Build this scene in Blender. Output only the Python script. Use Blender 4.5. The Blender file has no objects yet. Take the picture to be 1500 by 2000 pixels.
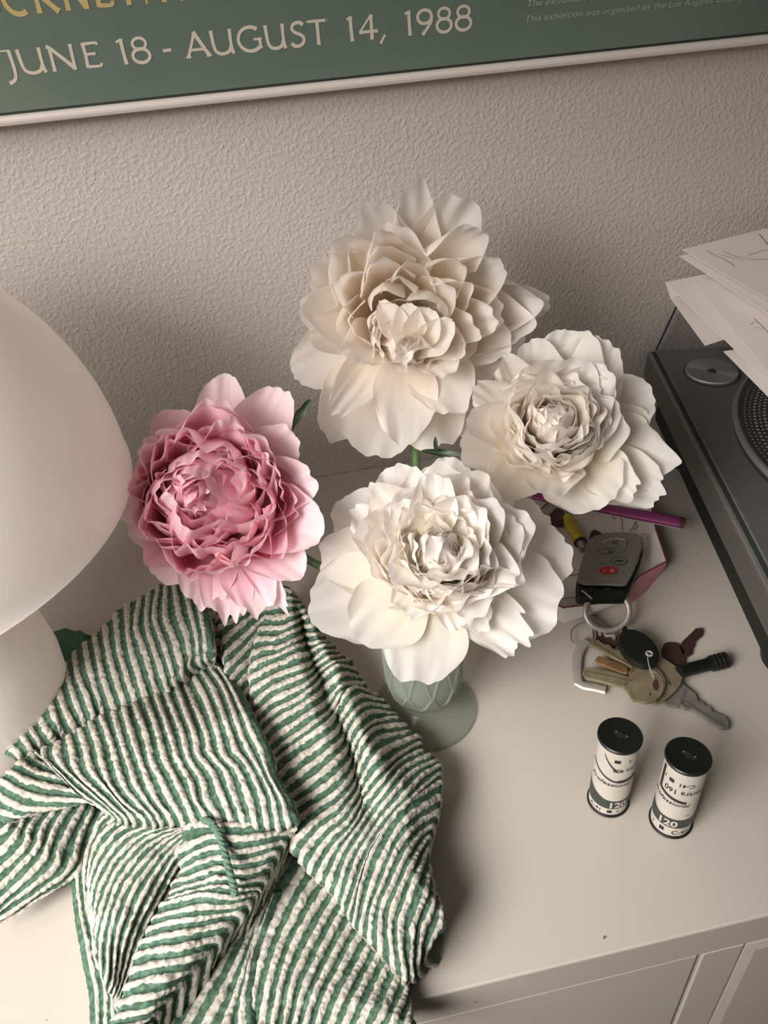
import bpy, bmesh, math, random
import numpy as np
from mathutils import Vector, Matrix, noise
random.seed(7)
SC = bpy.context.scene
COL = SC.collection

# ------------------------------------------------------------------ camera
FPX = 1644.295
YAW, PITCH, ROLL = 0.15292, 0.67383, -0.07229
CAM = Vector((0.02031, -0.65384, 0.47163))
_f = Vector((math.sin(YAW)*math.cos(PITCH), math.cos(YAW)*math.cos(PITCH), -math.sin(PITCH)))
_r = Vector((math.cos(YAW), -math.sin(YAW), 0))
_u = _r.cross(_f)
RT = _r*math.cos(ROLL) + _u*math.sin(ROLL)
UP = -_r*math.sin(ROLL) + _u*math.cos(ROLL)
FW = _f
cd = bpy.data.cameras.new('camera'); cam = bpy.data.objects.new('camera', cd); COL.objects.link(cam)
cam.matrix_world = Matrix(((RT.x, UP.x, -FW.x, CAM.x), (RT.y, UP.y, -FW.y, CAM.y), (RT.z, UP.z, -FW.z, CAM.z), (0, 0, 0, 1)))
cd.sensor_fit = 'VERTICAL'; cd.sensor_height = 36.0; cd.lens = 36.0*FPX/2000.0
cd.clip_start = 0.01; cd.clip_end = 50
SC.camera = cam
# ------------------------------------------------------------------ world, light, exposure
W = bpy.data.worlds.new('room_light'); SC.world = W; W.use_nodes = True
W.node_tree.nodes['Background'].inputs[0].default_value = (1.0, 0.95, 0.89, 1)
W.node_tree.nodes['Background'].inputs[1].default_value = 0.085
def area(name, loc, target, sx, sy, power, col, spread=180):
    l = bpy.data.lights.new(name, 'AREA'); l.shape = 'RECTANGLE'; l.size = sx; l.size_y = sy
    l.energy = power; l.color = col; l.spread = math.radians(spread)
    o = bpy.data.objects.new(name, l); COL.objects.link(o); o.location = loc
    o.rotation_euler = (Vector(target)-Vector(loc)).to_track_quat('-Z', 'Y').to_euler()
    return o
area('window_light', (-0.50, -0.84, 0.60), (-0.08, -0.40, 0.03), 0.48, 0.40, 3.2, (1.0, 0.955, 0.915), 70)
area('side_window_light', (-0.80, -0.62, 0.90), (-0.16, -0.08, 0.20), 0.75, 0.65, 3.4, (1.0, 0.955, 0.91), 96)
SC.view_settings.view_transform = 'Standard'; SC.view_settings.look = 'None'
SC.view_settings.gamma = 1.0; SC.view_settings.use_curve_mapping = False
SC.view_settings.exposure = -0.06
SC.cycles.max_bounces = 14; SC.cycles.diffuse_bounces = 10; SC.cycles.transmission_bounces = 12; SC.cycles.transparent_max_bounces = 12

# ------------------------------------------------------------------ pixel -> place helpers (1500 x 2000 photograph)
def ray(x, y): return FW + RT*((x-750)/FPX) - UP*((y-1000)/FPX)
def atz(x, y, z): d = ray(x, y); return CAM + d*((z-CAM.z)/d.z)
def aty(x, y, Y): d = ray(x, y); return CAM + d*((Y-CAM.y)/d.y)
def atd(x, y, D): return CAM + ray(x, y)*D

# ------------------------------------------------------------------ materials
def new_mat(name):
    m = bpy.data.materials.new(name); m.use_nodes = True
    nt = m.node_tree; return m, nt, nt.nodes['Principled BSDF']
def mat(name, col, rough=0.5, metal=0.0, **kw):
    m, nt, b = new_mat(name)
    b.inputs['Base Color'].default_value = (*col, 1); b.inputs['Roughness'].default_value = rough
    b.inputs['Metallic'].default_value = metal
    for k, v in kw.items(): b.inputs[k.replace('_', ' ')].default_value = v
    return m
def noisy(name, c1, c2, scale=20, rough=0.5, metal=0.0, bump=0.0, bscale=200, detail=3, bdist=0.001, lo=0.35, hi=0.65, **kw):
    m, nt, b = new_mat(name); N = nt.nodes; L = nt.links
    tc = N.new('ShaderNodeTexCoord'); n = N.new('ShaderNodeTexNoise'); n.inputs['Scale'].default_value = scale; n.inputs['Detail'].default_value = detail
    r = N.new('ShaderNodeValToRGB'); r.color_ramp.elements[0].color = (*c1, 1); r.color_ramp.elements[1].color = (*c2, 1)
    r.color_ramp.elements[0].position = lo; r.color_ramp.elements[1].position = hi
    L.new(tc.outputs['Object'], n.inputs['Vector']); L.new(n.outputs['Fac'], r.inputs['Fac']); L.new(r.outputs['Color'], b.inputs['Base Color'])
    b.inputs['Roughness'].default_value = rough; b.inputs['Metallic'].default_value = metal
    if bump:
        n2 = N.new('ShaderNodeTexNoise'); n2.inputs['Scale'].default_value = bscale; n2.inputs['Detail'].default_value = 2
        bp = N.new('ShaderNodeBump'); bp.inputs['Strength'].default_value = bump; bp.inputs['Distance'].default_value = bdist
        L.new(tc.outputs['Object'], n2.inputs['Vector']); L.new(n2.outputs['Fac'], bp.inputs['Height']); L.new(bp.outputs['Normal'], b.inputs['Normal'])
    for k, v in kw.items(): b.inputs[k.replace('_', ' ')].default_value = v
    return m

def wall_mat():
    m, nt, b = new_mat('orange_peel_paint'); N = nt.nodes; L = nt.links
    b.inputs['Base Color'].default_value = (0.495, 0.448, 0.405, 1); b.inputs['Roughness'].default_value = 0.55
    tc = N.new('ShaderNodeTexCoord')
    n = N.new('ShaderNodeTexNoise'); n.inputs['Scale'].default_value = 300; n.inputs['Detail'].default_value = 2.5; n.inputs['Distortion'].default_value = 0.35
    r = N.new('ShaderNodeMapRange'); r.inputs['From Min'].default_value = 0.42; r.inputs['From Max'].default_value = 0.7
    n2 = N.new('ShaderNodeTexNoise'); n2.inputs['Scale'].default_value = 620; n2.inputs['Detail'].default_value = 2
    a = N.new('ShaderNodeMath'); a.operation = 'MULTIPLY_ADD'; a.inputs[1].default_value = 0.3
    bp = N.new('ShaderNodeBump'); bp.inputs['Strength'].default_value = 0.6; bp.inputs['Distance'].default_value = 0.0007
    L.new(tc.outputs['Object'], n.inputs['Vector']); L.new(tc.outputs['Object'], n2.inputs['Vector'])
    L.new(n.outputs['Fac'], r.inputs['Value']); L.new(n2.outputs['Fac'], a.inputs[0]); L.new(r.outputs['Result'], a.inputs[2])
    L.new(a.outputs[0], bp.inputs['Height']); L.new(bp.outputs['Normal'], b.inputs['Normal'])
    return m
def dresser_mat():
    m, nt, b = new_mat('cream_lacquer'); N = nt.nodes; L = nt.links
    tc = N.new('ShaderNodeTexCoord')
    n = N.new('ShaderNodeTexNoise'); n.inputs['Scale'].default_value = 5
    r = N.new('ShaderNodeValToRGB'); r.color_ramp.elements[0].color = (0.41, 0.372, 0.328, 1); r.color_ramp.elements[1].color = (0.45, 0.408, 0.36, 1)
    v = N.new('ShaderNodeTexNoise'); v.inputs['Scale'].default_value = 120; v.inputs['Detail'].default_value = 1     # sparse dust specks
    q = N.new('ShaderNodeMapRange'); q.inputs['From Min'].default_value = 0.80; q.inputs['From Max'].default_value = 0.83
    mx = N.new('ShaderNodeMixRGB'); mx.inputs['Color2'].default_value = (0.12, 0.09, 0.06, 1)
    L.new(tc.outputs['Object'], n.inputs['Vector']); L.new(tc.outputs['Object'], v.inputs['Vector'])
    L.new(n.outputs['Fac'], r.inputs['Fac']); L.new(v.outputs['Fac'], q.inputs['Value']); L.new(q.outputs['Result'], mx.inputs['Fac'])
    L.new(r.outputs['Color'], mx.inputs['Color1']); L.new(mx.outputs['Color'], b.inputs['Base Color'])
    b.inputs['Roughness'].default_value = 0.42
    n2 = N.new('ShaderNodeTexNoise'); n2.inputs['Scale'].default_value = 500
    bp = N.new('ShaderNodeBump'); bp.inputs['Strength'].default_value = 0.12; bp.inputs['Distance'].default_value = 0.0004
    L.new(tc.outputs['Object'], n2.inputs['Vector']); L.new(n2.outputs['Fac'], bp.inputs['Height']); L.new(bp.outputs['Normal'], b.inputs['Normal'])
    return m
def petal_mat(name, base, mid, tip, trans=0.35):
    m, nt, b = new_mat(name); N = nt.nodes; L = nt.links
    uv = N.new('ShaderNodeUVMap'); sep = N.new('ShaderNodeSeparateXYZ'); L.new(uv.outputs['UV'], sep.inputs[0])
    r = N.new('ShaderNodeValToRGB'); e = r.color_ramp.elements
    e[0].color = (*base, 1); e[0].position = 0.05; e[1].color = (*tip, 1); e[1].position = 0.95
    k = e.new(0.55); k.color = (*mid, 1)
    mp = N.new('ShaderNodeMapping'); mp.inputs['Scale'].default_value = (16, 1.6, 1)
    n = N.new('ShaderNodeTexNoise'); n.inputs['Scale'].default_value = 1.5; n.inputs['Detail'].default_value = 3
    L.new(uv.outputs['UV'], mp.inputs['Vector']); L.new(mp.outputs['Vector'], n.inputs['Vector'])
    ad = N.new('ShaderNodeMath'); ad.operation = 'MULTIPLY_ADD'; ad.inputs[1].default_value = 0.22
    su = N.new('ShaderNodeMath'); su.operation = 'SUBTRACT'; su.inputs[1].default_value = 0.11
    L.new(n.outputs['Fac'], ad.inputs[0]); L.new(sep.outputs['Y'], su.inputs[0]); L.new(su.outputs[0], ad.inputs[2]); L.new(ad.outputs[0], r.inputs['Fac'])
    bp = N.new('ShaderNodeBump'); bp.inputs['Strength'].default_value = 0.35; bp.inputs['Distance'].default_value = 0.0006
    L.new(n.outputs['Fac'], bp.inputs['Height']); L.new(bp.outputs['Normal'], b.inputs['Normal'])
    L.new(r.outputs['Color'], b.inputs['Base Color']); b.inputs['Roughness'].default_value = 0.55
    b.inputs['Specular IOR Level'].default_value = 0.3
    t = N.new('ShaderNodeBsdfTranslucent'); L.new(r.outputs['Color'], t.inputs['Color'])
    mx = N.new('ShaderNodeMixShader'); mx.inputs['Fac'].default_value = trans
    L.new(b.outputs['BSDF'], mx.inputs[1]); L.new(t.outputs['BSDF'], mx.inputs[2]); L.new(mx.outputs[0], N['Material Output'].inputs['Surface'])
    return m
def stripe_mat():
    m, nt, b = new_mat('seersucker'); N = nt.nodes; L = nt.links
    uv = N.new('ShaderNodeUVMap'); sep = N.new('ShaderNodeSeparateXYZ'); L.new(uv.outputs['UV'], sep.inputs[0])
    tc = N.new('ShaderNodeTexCoord')
    n = N.new('ShaderNodeTexNoise'); n.inputs['Scale'].default_value = 260; n.inputs['Detail'].default_value = 2; L.new(tc.outputs['Object'], n.inputs['Vector'])
    ma = N.new('ShaderNodeMath'); ma.operation = 'MULTIPLY_ADD'; ma.inputs[1].default_value = 0.38; L.new(n.outputs['Fac'], ma.inputs[0]); L.new(sep.outputs['X'], ma.inputs[2])
    mu = N.new('ShaderNodeMath'); mu.operation = 'MULTIPLY_ADD'; mu.inputs[1].default_value = 2*math.pi; mu.inputs[2].default_value = -0.19*2*math.pi; L.new(ma.outputs[0], mu.inputs[0])
    co = N.new('ShaderNodeMath'); co.operation = 'COSINE'; L.new(mu.outputs[0], co.inputs[0])
    mr = N.new('ShaderNodeMapRange'); mr.inputs['From Min'].default_value = -0.14; mr.inputs['From Max'].default_value = 0.16; L.new(co.outputs[0], mr.inputs['Value'])
    n2 = N.new('ShaderNodeTexNoise'); n2.inputs['Scale'].default_value = 330; n2.inputs['Detail'].default_value = 2; L.new(tc.outputs['Object'], n2.inputs['Vector'])
    g = N.new('ShaderNodeValToRGB'); g.color_ramp.elements[0].color = (0.048, 0.094, 0.063, 1); g.color_ramp.elements[1].color = (0.11, 0.19, 0.132, 1)
    g.color_ramp.elements[0].position = 0.4; g.color_ramp.elements[1].position = 0.72
    w = N.new('ShaderNodeValToRGB'); w.color_ramp.elements[0].color = (0.33, 0.305, 0.26, 1); w.color_ramp.elements[1].color = (0.53, 0.50, 0.435, 1)
    w.color_ramp.elements[0].position = 0.3; w.color_ramp.elements[1].position = 0.62
    L.new(n2.outputs['Fac'], g.inputs['Fac']); L.new(n2.outputs['Fac'], w.inputs['Fac'])
    mx = N.new('ShaderNodeMixRGB'); L.new(mr.outputs['Result'], mx.inputs['Fac']); L.new(g.outputs['Color'], mx.inputs['Color1']); L.new(w.outputs['Color'], mx.inputs['Color2'])
    L.new(mx.outputs['Color'], b.inputs['Base Color']); b.inputs['Roughness'].default_value = 0.85; b.inputs['Specular IOR Level'].default_value = 0.15
    wv = N.new('ShaderNodeTexNoise'); wv.inputs['Scale'].default_value = 1500; wv.inputs['Detail'].default_value = 1; L.new(tc.outputs['Object'], wv.inputs['Vector'])
    bp = N.new('ShaderNodeBump'); bp.inputs['Strength'].default_value = 0.5; bp.inputs['Distance'].default_value = 0.0005
    L.new(wv.outputs['Fac'], bp.inputs['Height']); L.new(bp.outputs['Normal'], b.inputs['Normal'])
    return m

M = dict(
    wall=wall_mat(), dresser=dresser_mat(),
    white_petal=petal_mat('white_petal', (0.89, 0.82, 0.60), (0.91, 0.87, 0.80), (0.92, 0.885, 0.855), 0.52),
    cream_petal=petal_mat('cream_petal', (0.88, 0.80, 0.60), (0.91, 0.855, 0.76), (0.92, 0.875, 0.83), 0.52),
    blush_petal=petal_mat('blush_petal', (0.89, 0.79, 0.66), (0.91, 0.84, 0.77), (0.92, 0.875, 0.83), 0.54),
    pink_petal=petal_mat('pink_petal', (0.78, 0.19, 0.33), (0.85, 0.39, 0.50), (0.90, 0.60, 0.66), 0.46),
    pale_pink_petal=petal_mat('pale_pink_petal', (0.82, 0.34, 0.46), (0.87, 0.55, 0.63), (0.91, 0.72, 0.76), 0.46),
    leaf=noisy('leaf_green', (0.012, 0.028, 0.010), (0.028, 0.05, 0.018), 60, 0.5),
    stem=noisy('stem_green', (0.05, 0.11, 0.035), (0.09, 0.16, 0.06), 60, 0.5),
    stripe=stripe_mat(),
    lining=noisy('green_cotton', (0.03, 0.095, 0.055), (0.045, 0.13, 0.075), 300, 0.85, bump=0.4, bscale=900),
    cord=noisy('green_cord', (0.055, 0.12, 0.082), (0.12, 0.20, 0.145), 500, 0.85),
    opal=mat('opal_glass', (0.86, 0.79, 0.735), 0.16, Coat_Weight=0.4, Coat_Roughness=0.06),
    poster=noisy('poster_print', (0.122, 0.163, 0.132), (0.142, 0.185, 0.150), 9, 0.3, Coat_Weight=0.7, Coat_Roughness=0.12),
    cream_ink=mat('cream_ink', (0.62, 0.55, 0.44), 0.4, Coat_Weight=0.5, Coat_Roughness=0.15),
    gold_ink=mat('gold_ink', (0.55, 0.42, 0.17), 0.4, Coat_Weight=0.5, Coat_Roughness=0.15),
    pale_ink=mat('pale_green_ink', (0.36, 0.42, 0.36), 0.4),
    frame=mat('white_frame', (0.68, 0.60, 0.55), 0.35), gasket=mat('dark_gap', (0.02, 0.025, 0.02), 0.7),
    black_plastic=mat('black_plastic', (0.006, 0.007, 0.006), 0.38, Specular_IOR_Level=0.35),
    plinth=noisy('plinth_grey', (0.125, 0.12, 0.118), (0.14, 0.135, 0.132), 400, 0.55),
    trim=mat('satin_trim', (0.12, 0.112, 0.103), 0.5, 0.3), trim2=mat('satin_trim_light', (0.19, 0.18, 0.165), 0.45, 0.3),
    black_body=mat('black_body', (0.008, 0.009, 0.007), 0.6), platter=mat('platter_black', (0.03, 0.03, 0.03), 0.5),
    dot=mat('platter_dot', (0.46, 0.44, 0.41), 0.4, 0.3), rim=mat('platter_rim', (0.26, 0.26, 0.25), 0.4, 0.4),
    paper=noisy('paper', (0.72, 0.655, 0.615), (0.76, 0.70, 0.66), 12, 0.7), pencil=mat('grey_pencil', (0.22, 0.13, 0.12), 0.8),
    red_pencil=mat('red_pencil', (0.42, 0.10, 0.09), 0.8),
    label=mat('label_paper', (0.50, 0.46, 0.40), 0.5), ink=mat('label_ink', (0.02, 0.015, 0.02), 0.5), band=mat('label_band', (0.03, 0.04, 0.032), 0.5),
    brass=noisy('brass', (0.24, 0.20, 0.12), (0.33, 0.28, 0.18), 90, 0.45, 0.55), bronze=noisy('copper_brass', (0.34, 0.19, 0.10), (0.42, 0.27, 0.13), 90, 0.4, 0.75),
    nickel=noisy('nickel', (0.25, 0.225, 0.205), (0.32, 0.295, 0.27), 90, 0.45, 0.6), steel=mat('steel', (0.42, 0.385, 0.345), 0.45, 0.45),
    dark_key=mat('dark_brown_key', (0.035, 0.014, 0.014), 0.5), silver_paint=noisy('silver_paint', (0.20, 0.185, 0.165), (0.23, 0.212, 0.19), 300, 0.45, 0.4),
    red=mat('red_button', (0.30, 0.02, 0.015), 0.45), icon=mat('dark_icon', (0.03, 0.03, 0.03), 0.5), grey_line=mat('grey_line', (0.12, 0.115, 0.11), 0.5),
    dish=mat('white_glaze', (0.62, 0.57, 0.54), 0.35), dish_pink=mat('pink_glaze', (0.55, 0.20, 0.26), 0.4), maroon=mat('maroon_line', (0.17, 0.03, 0.035), 0.45),
    purple=noisy('purple_anodised', (0.20, 0.03, 0.13), (0.26, 0.05, 0.16), 40, 0.35, 0.35), yellow=mat('yellow_wrap', (0.50, 0.36, 0.02), 0.4),
    brown=mat('brown_plastic', (0.06, 0.025, 0.02), 0.4), floor=noisy('floor_wood', (0.16, 0.10, 0.06), (0.22, 0.14, 0.09), 6, 0.5),
)
def disc_mat():
    m, nt, b = new_mat('spun_metal'); N = nt.nodes; L = nt.links
    b.inputs['Base Color'].default_value = (0.42, 0.40, 0.38, 1); b.inputs['Metallic'].default_value = 0.6; b.inputs['Roughness'].default_value = 0.42
    b.inputs['Anisotropic'].default_value = 0.85
    t = N.new('ShaderNodeTangent'); t.direction_type = 'RADIAL'; t.axis = 'Z'; L.new(t.outputs[0], b.inputs['Tangent'])
    return m
M['disc'] = disc_mat()
def glass_mat(name, col, rough, trans, alpha=1.0):
    m, nt, b = new_mat(name); b.inputs['Base Color'].default_value = (*col, 1); b.inputs['Roughness'].default_value = rough
    b.inputs['Transmission Weight'].default_value = trans; b.inputs['IOR'].default_value = 1.45; b.inputs['Alpha'].default_value = alpha
    return m
def vase_glass():
    m, nt, b = new_mat('pale_green_glass'); N = nt.nodes; L = nt.links
    b.inputs['Base Color'].default_value = (0.33, 0.37, 0.305, 1); b.inputs['Roughness'].default_value = 0.14
    tr = N.new('ShaderNodeBsdfTransparent'); tr.inputs['Color'].default_value = (0.94, 0.96, 0.93, 1)
    lw = N.new('ShaderNodeLayerWeight'); lw.inputs['Blend'].default_value = 0.35
    mr = N.new('ShaderNodeMath'); mr.operation = 'MULTIPLY_ADD'; mr.inputs[1].default_value = 0.45; mr.inputs[2].default_value = 0.22; L.new(lw.outputs['Facing'], mr.inputs[0])
    mx = N.new('ShaderNodeMixShader'); L.new(mr.outputs[0], mx.inputs['Fac']); L.new(tr.outputs[0], mx.inputs[1]); L.new(b.outputs['BSDF'], mx.inputs[2])
    L.new(mx.outputs[0], N['Material Output'].inputs['Surface']); return m
M['vase'] = vase_glass()
def acrylic():
    m, nt, b = new_mat('smoked_acrylic'); N = nt.nodes; L = nt.links
    tr = N.new('ShaderNodeBsdfTransparent'); tr.inputs['Color'].default_value = (0.93, 0.93, 0.935, 1)
    gl = N.new('ShaderNodeBsdfGlossy'); gl.inputs['Roughness'].default_value = 0.08; gl.inputs['Color'].default_value = (0.8, 0.8, 0.85, 1)
    lw = N.new('ShaderNodeLayerWeight'); pw_ = N.new('ShaderNodeMath'); pw_.operation = 'POWER'; pw_.inputs[1].default_value = 4.0; L.new(lw.outputs['Facing'], pw_.inputs[0]); fr = N.new('ShaderNodeMath'); fr.operation = 'MULTIPLY_ADD'; fr.inputs[1].default_value = 0.5; fr.inputs[2].default_value = 0.02; L.new(pw_.outputs[0], fr.inputs[0])
    mx = N.new('ShaderNodeMixShader'); L.new(fr.outputs[0], mx.inputs['Fac']); L.new(tr.outputs[0], mx.inputs[1]); L.new(gl.outputs[0], mx.inputs[2])
    L.new(mx.outputs[0], N['Material Output'].inputs['Surface']); return m
def opal():
    m, nt, b = new_mat('opal_glass'); N = nt.nodes; L = nt.links
    b.inputs['Base Color'].default_value = (0.92, 0.87, 0.83, 1); b.inputs['Roughness'].default_value = 0.2; b.inputs['Coat Weight'].default_value = 0.4; b.inputs['Coat Roughness'].default_value = 0.05
    t = N.new('ShaderNodeBsdfTranslucent'); t.inputs['Color'].default_value = (0.94, 0.89, 0.85, 1)
    mx = N.new('ShaderNodeMixShader'); mx.inputs['Fac'].default_value = 0.45
    L.new(b.outputs['BSDF'], mx.inputs[1]); L.new(t.outputs['BSDF'], mx.inputs[2]); L.new(mx.outputs[0], N['Material Output'].inputs['Surface']); return m
M['opal'] = opal()
M['acrylic'] = acrylic(); M['acrylic_edge'] = mat('acrylic_edge', (0.012, 0.012, 0.035), 0.25)

# ------------------------------------------------------------------ object helpers
def link(o, parent=None):
    COL.objects.link(o)
    if parent is not None: o.parent = parent
    return o
def tag(o, label=None, cat=None, group=None, kind=None):
    for k, v in (('label', label), ('category', cat), ('group', group), ('kind', kind)):
        if v: o[k] = v
    return o
def thing(name, loc, label, cat, group=None):
    o = bpy.data.objects.new(name, None); o.location = loc; o.empty_display_size = 0.01; link(o)
    return tag(o, label, cat, group)
def mesh(name, verts, faces, m, parent=None, smooth=True, uvs=None):
    """verts in world space; stored relative to the parent's (or first) location"""
    org = Vector(parent.location) if parent is not None else None
    if parent is not None and parent.parent is not None: org = org + Vector(parent.parent.location)
    me = bpy.data.meshes.new(name)
    if org is None:
        a = np.array([tuple(v) for v in verts]); lo = a.min(0); hi = a.max(0)
        org = Vector(((lo[0]+hi[0])/2, (lo[1]+hi[1])/2, lo[2]))
        me.from_pydata([tuple(Vector(v)-org) for v in verts], [], faces)
        o = bpy.data.objects.new(name, me); o.location = org
    else:
        me.from_pydata([tuple(Vector(v)-org) for v in verts], [], faces)
        o = bpy.data.objects.new(name, me)
    if uvs is not None:
        l = me.uv_layers.new(name='UVMap')
        vi = np.zeros(len(me.loops), dtype=np.int32); me.loops.foreach_get('vertex_index', vi)
        l.data.foreach_set('uv', np.asarray(uvs, dtype=np.float32)[vi].ravel())
    me.materials.append(m)
    if smooth: me.polygons.foreach_set('use_smooth', [True]*len(me.polygons))
    me.update(); link(o, parent)
    return o
class MB:
    def __init__(s): s.v = []; s.f = []
    def add(s, vs, fs):
        n = len(s.v); s.v += [Vector(v) for v in vs]; s.f += [[i+n for i in f] for f in fs]; return s
    def box(s, lo, hi):
        x0, y0, z0 = lo; x1, y1, z1 = hi
        return s.add([(x0,y0,z0),(x1,y0,z0),(x1,y1,z0),(x0,y1,z0),(x0,y0,z1),(x1,y0,z1),(x1,y1,z1),(x0,y1,z1)],
                     [(0,3,2,1),(4,5,6,7),(0,1,5,4),(1,2,6,5),(2,3,7,6),(3,0,4,7)])
    def prism(s, pts, d):
        """extrude a planar outline (world points) by the vector d"""
        n = len(pts); d = Vector(d); vs = [Vector(p) for p in pts] + [Vector(p)+d for p in pts]
        return s.add(vs, [list(range(n))[::-1], list(range(n, 2*n))] + [[i, (i+1) % n, n+(i+1) % n, n+i] for i in range(n)])
    def tube(s, path, r, k=10, closed=False, flat=1.0, flatn=None):
        path = [Vector(p) for p in path]; n = len(path); rings = []; prev = None
        for i, p in enumerate(path):
            if closed: t = path[(i+1) % n]-path[i-1]
            else: t = path[min(i+1, n-1)]-path[max(i-1, 0)]
            t.normalize()
            a = Vector(flatn) if flatn is not None else (prev if prev is not None else Vector((0.1, 0.2, 1)))
            a = a - t*a.dot(t)
            if a.length < 1e-4: a = Vector((1, 0.3, 0)) - t*t.x
            a.normalize(); b = t.cross(a); prev = a
            rr = r[i] if isinstance(r, (list, tuple)) else r
            rings.append([p + (a*math.cos(q)*flat + b*math.sin(q))*rr for q in [2*math.pi*j/k for j in range(k)]])
        vs = [v for R in rings for v in R]; fs = []
        for i in range(n if closed else n-1):
            for j in range(k):
                a0 = i*k+j; a1 = i*k+(j+1) % k; b0 = ((i+1) % n)*k+j; b1 = ((i+1) % n)*k+(j+1) % k
                fs.append([a0, a1, b1, b0])
        if not closed: fs += [list(range(k))[::-1], list(range((n-1)*k, n*k))]
        return s.add(vs, fs)
    def lathe(s, prof, c, k=48, close=False):
        c = Vector(c); vs = []; fs = []
        for r, z in prof:
            for j in range(k):
                q = 2*math.pi*j/k; vs.append(c+Vector((r*math.cos(q), r*math.sin(q), z)))
        m = len(prof)
        for i in range(m-1):
            for j in range(k): fs.append([i*k+j, i*k+(j+1) % k, (i+1)*k+(j+1) % k, (i+1)*k+j])
        if prof[0][0] > 1e-6: fs.append(list(range(k))[::-1])
        if prof[-1][0] > 1e-6: fs.append(list(range((m-1)*k, m*k)))
        return s.add(vs, fs)
    def build(s, name, m, parent=None, smooth=False, bevel=0, weld=False):
        o = mesh(name, s.v, s.f, m, parent, smooth)
        bm = bmesh.new(); bm.from_mesh(o.data)
        if weld: bmesh.ops.remove_doubles(bm, verts=bm.verts, dist=1e-6)
        bmesh.ops.recalc_face_normals(bm, faces=bm.faces)
        if smooth:
            for e in bm.edges:
                if len(e.link_faces) == 2 and e.calc_face_angle(0) > math.radians(38): e.smooth = False
        bm.to_mesh(o.data); bm.free()
        if bevel:
            b = o.modifiers.new('bevel', 'BEVEL'); b.width = bevel; b.segments = 2; b.limit_method = 'ANGLE'
        return o
def catmull(P, n):
    P = np.asarray(P, float); m = len(P)
    if m == 2: t = np.linspace(0, 1, n)[:, None]; return P[0]*(1-t)+P[1]*t
    t = np.linspace(0, m-1, n); i = np.clip(t.astype(int), 0, m-2); f = (t-i)[:, None]
    Q = np.vstack([2*P[0]-P[1], P, 2*P[-1]-P[-2]])
    a, b, c, d = Q[i], Q[i+1], Q[i+2], Q[i+3]
    return 0.5*((2*b)+(-a+c)*f+(2*a-5*b+4*c-d)*f*f+(-a+3*b-3*c+d)*f**3)
def arcs(P, n):
    """resample a polyline evenly by length, smoothly"""
    C = catmull(P, 60); L = np.r_[0, np.cumsum(np.linalg.norm(np.diff(C[:, :2], axis=0), axis=1))]
    t = np.linspace(0, L[-1], n); return np.stack([np.interp(t, L, C[:, k]) for k in range(C.shape[1])], 1)

# ------------------------------------------------------------------ room shell and dresser
DD = 0.4726
MB().box((-2.2, 0.0, -0.85), (2.2, 0.08, 1.8)).build('wall_back', M['wall'])['kind'] = 'structure'
MB().box((-2.2, -3.0, -0.90), (2.2, 0.0, -0.85)).build('floor', M['floor'])['kind'] = 'structure'
dr = thing('dresser', (0.05, -0.2363, -0.85), 'cream painted dresser with panelled front standing against the textured wall', 'dresser')
MB().box((-1.0, -DD, -0.031), (1.1, -0.0005, 0.0)).build('top_board', M['dresser'], dr, bevel=0.0012)
MB().box((-0.99, -DD+0.02, -0.82), (1.09, -0.001, -0.0315)).build('carcass', M['dresser'], dr)
for n_, (a, b) in enumerate([(-1.0, -0.97), (-0.42, -0.39), (0.2125, 0.2375), (0.81, 0.84), (1.07, 1.1)]):
    MB().box((a, -DD, -0.82), (b, -DD+0.022, -0.0312)).build('stile', M['dresser'], dr, bevel=0.0006)
for a, b in ((-0.968, -0.422), (-0.388, 0.2095)):
    d = MB().box((a, -DD+0.0006, -0.30), (b, -DD+0.02, -0.0322)).build('drawer_front', M['dresser'], dr, bevel=0.0008)
    MB().box((a, -DD+0.0006, -0.80), (b, -DD+0.02, -0.305)).build('drawer_front', M['dresser'], dr, bevel=0.0008)
for a, b in ((0.2395, 0.808), (0.842, 1.068)):
    k = MB()
    z0, z1, w = -0.80, -0.0335, 0.0
    # raised bevelled edge and recessed field of the right-hand door
    o_ = [(a, z0), (b, z0), (b, z1), (a, z1)]; i_ = [(a+0.006, z0+0.006), (b-0.006, z0+0.006), (b-0.006, z1-0.006), (a+0.006, z1-0.006)]
    vs = [(x, -DD+0.0002, z) for x, z in o_]+[(x, -DD-0.0012, z) for x, z in i_]+[(x, -DD+0.02, z) for x, z in o_]
    k.add(vs, [(4,5,6,7)]+[(i, (i+1) % 4, 4+(i+1) % 4, 4+i) for i in range(4)]+[(i, (i+1) % 4, 8+(i+1) % 4, 8+i) for i in range(4)]+[(8,9,10,11)])
    k.build('door', M['dresser'], dr)
MB().box((-0.97, -DD+0.06, -0.85), (1.07, -0.02, -0.82)).build('plinth', M['dresser'], dr)

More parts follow.
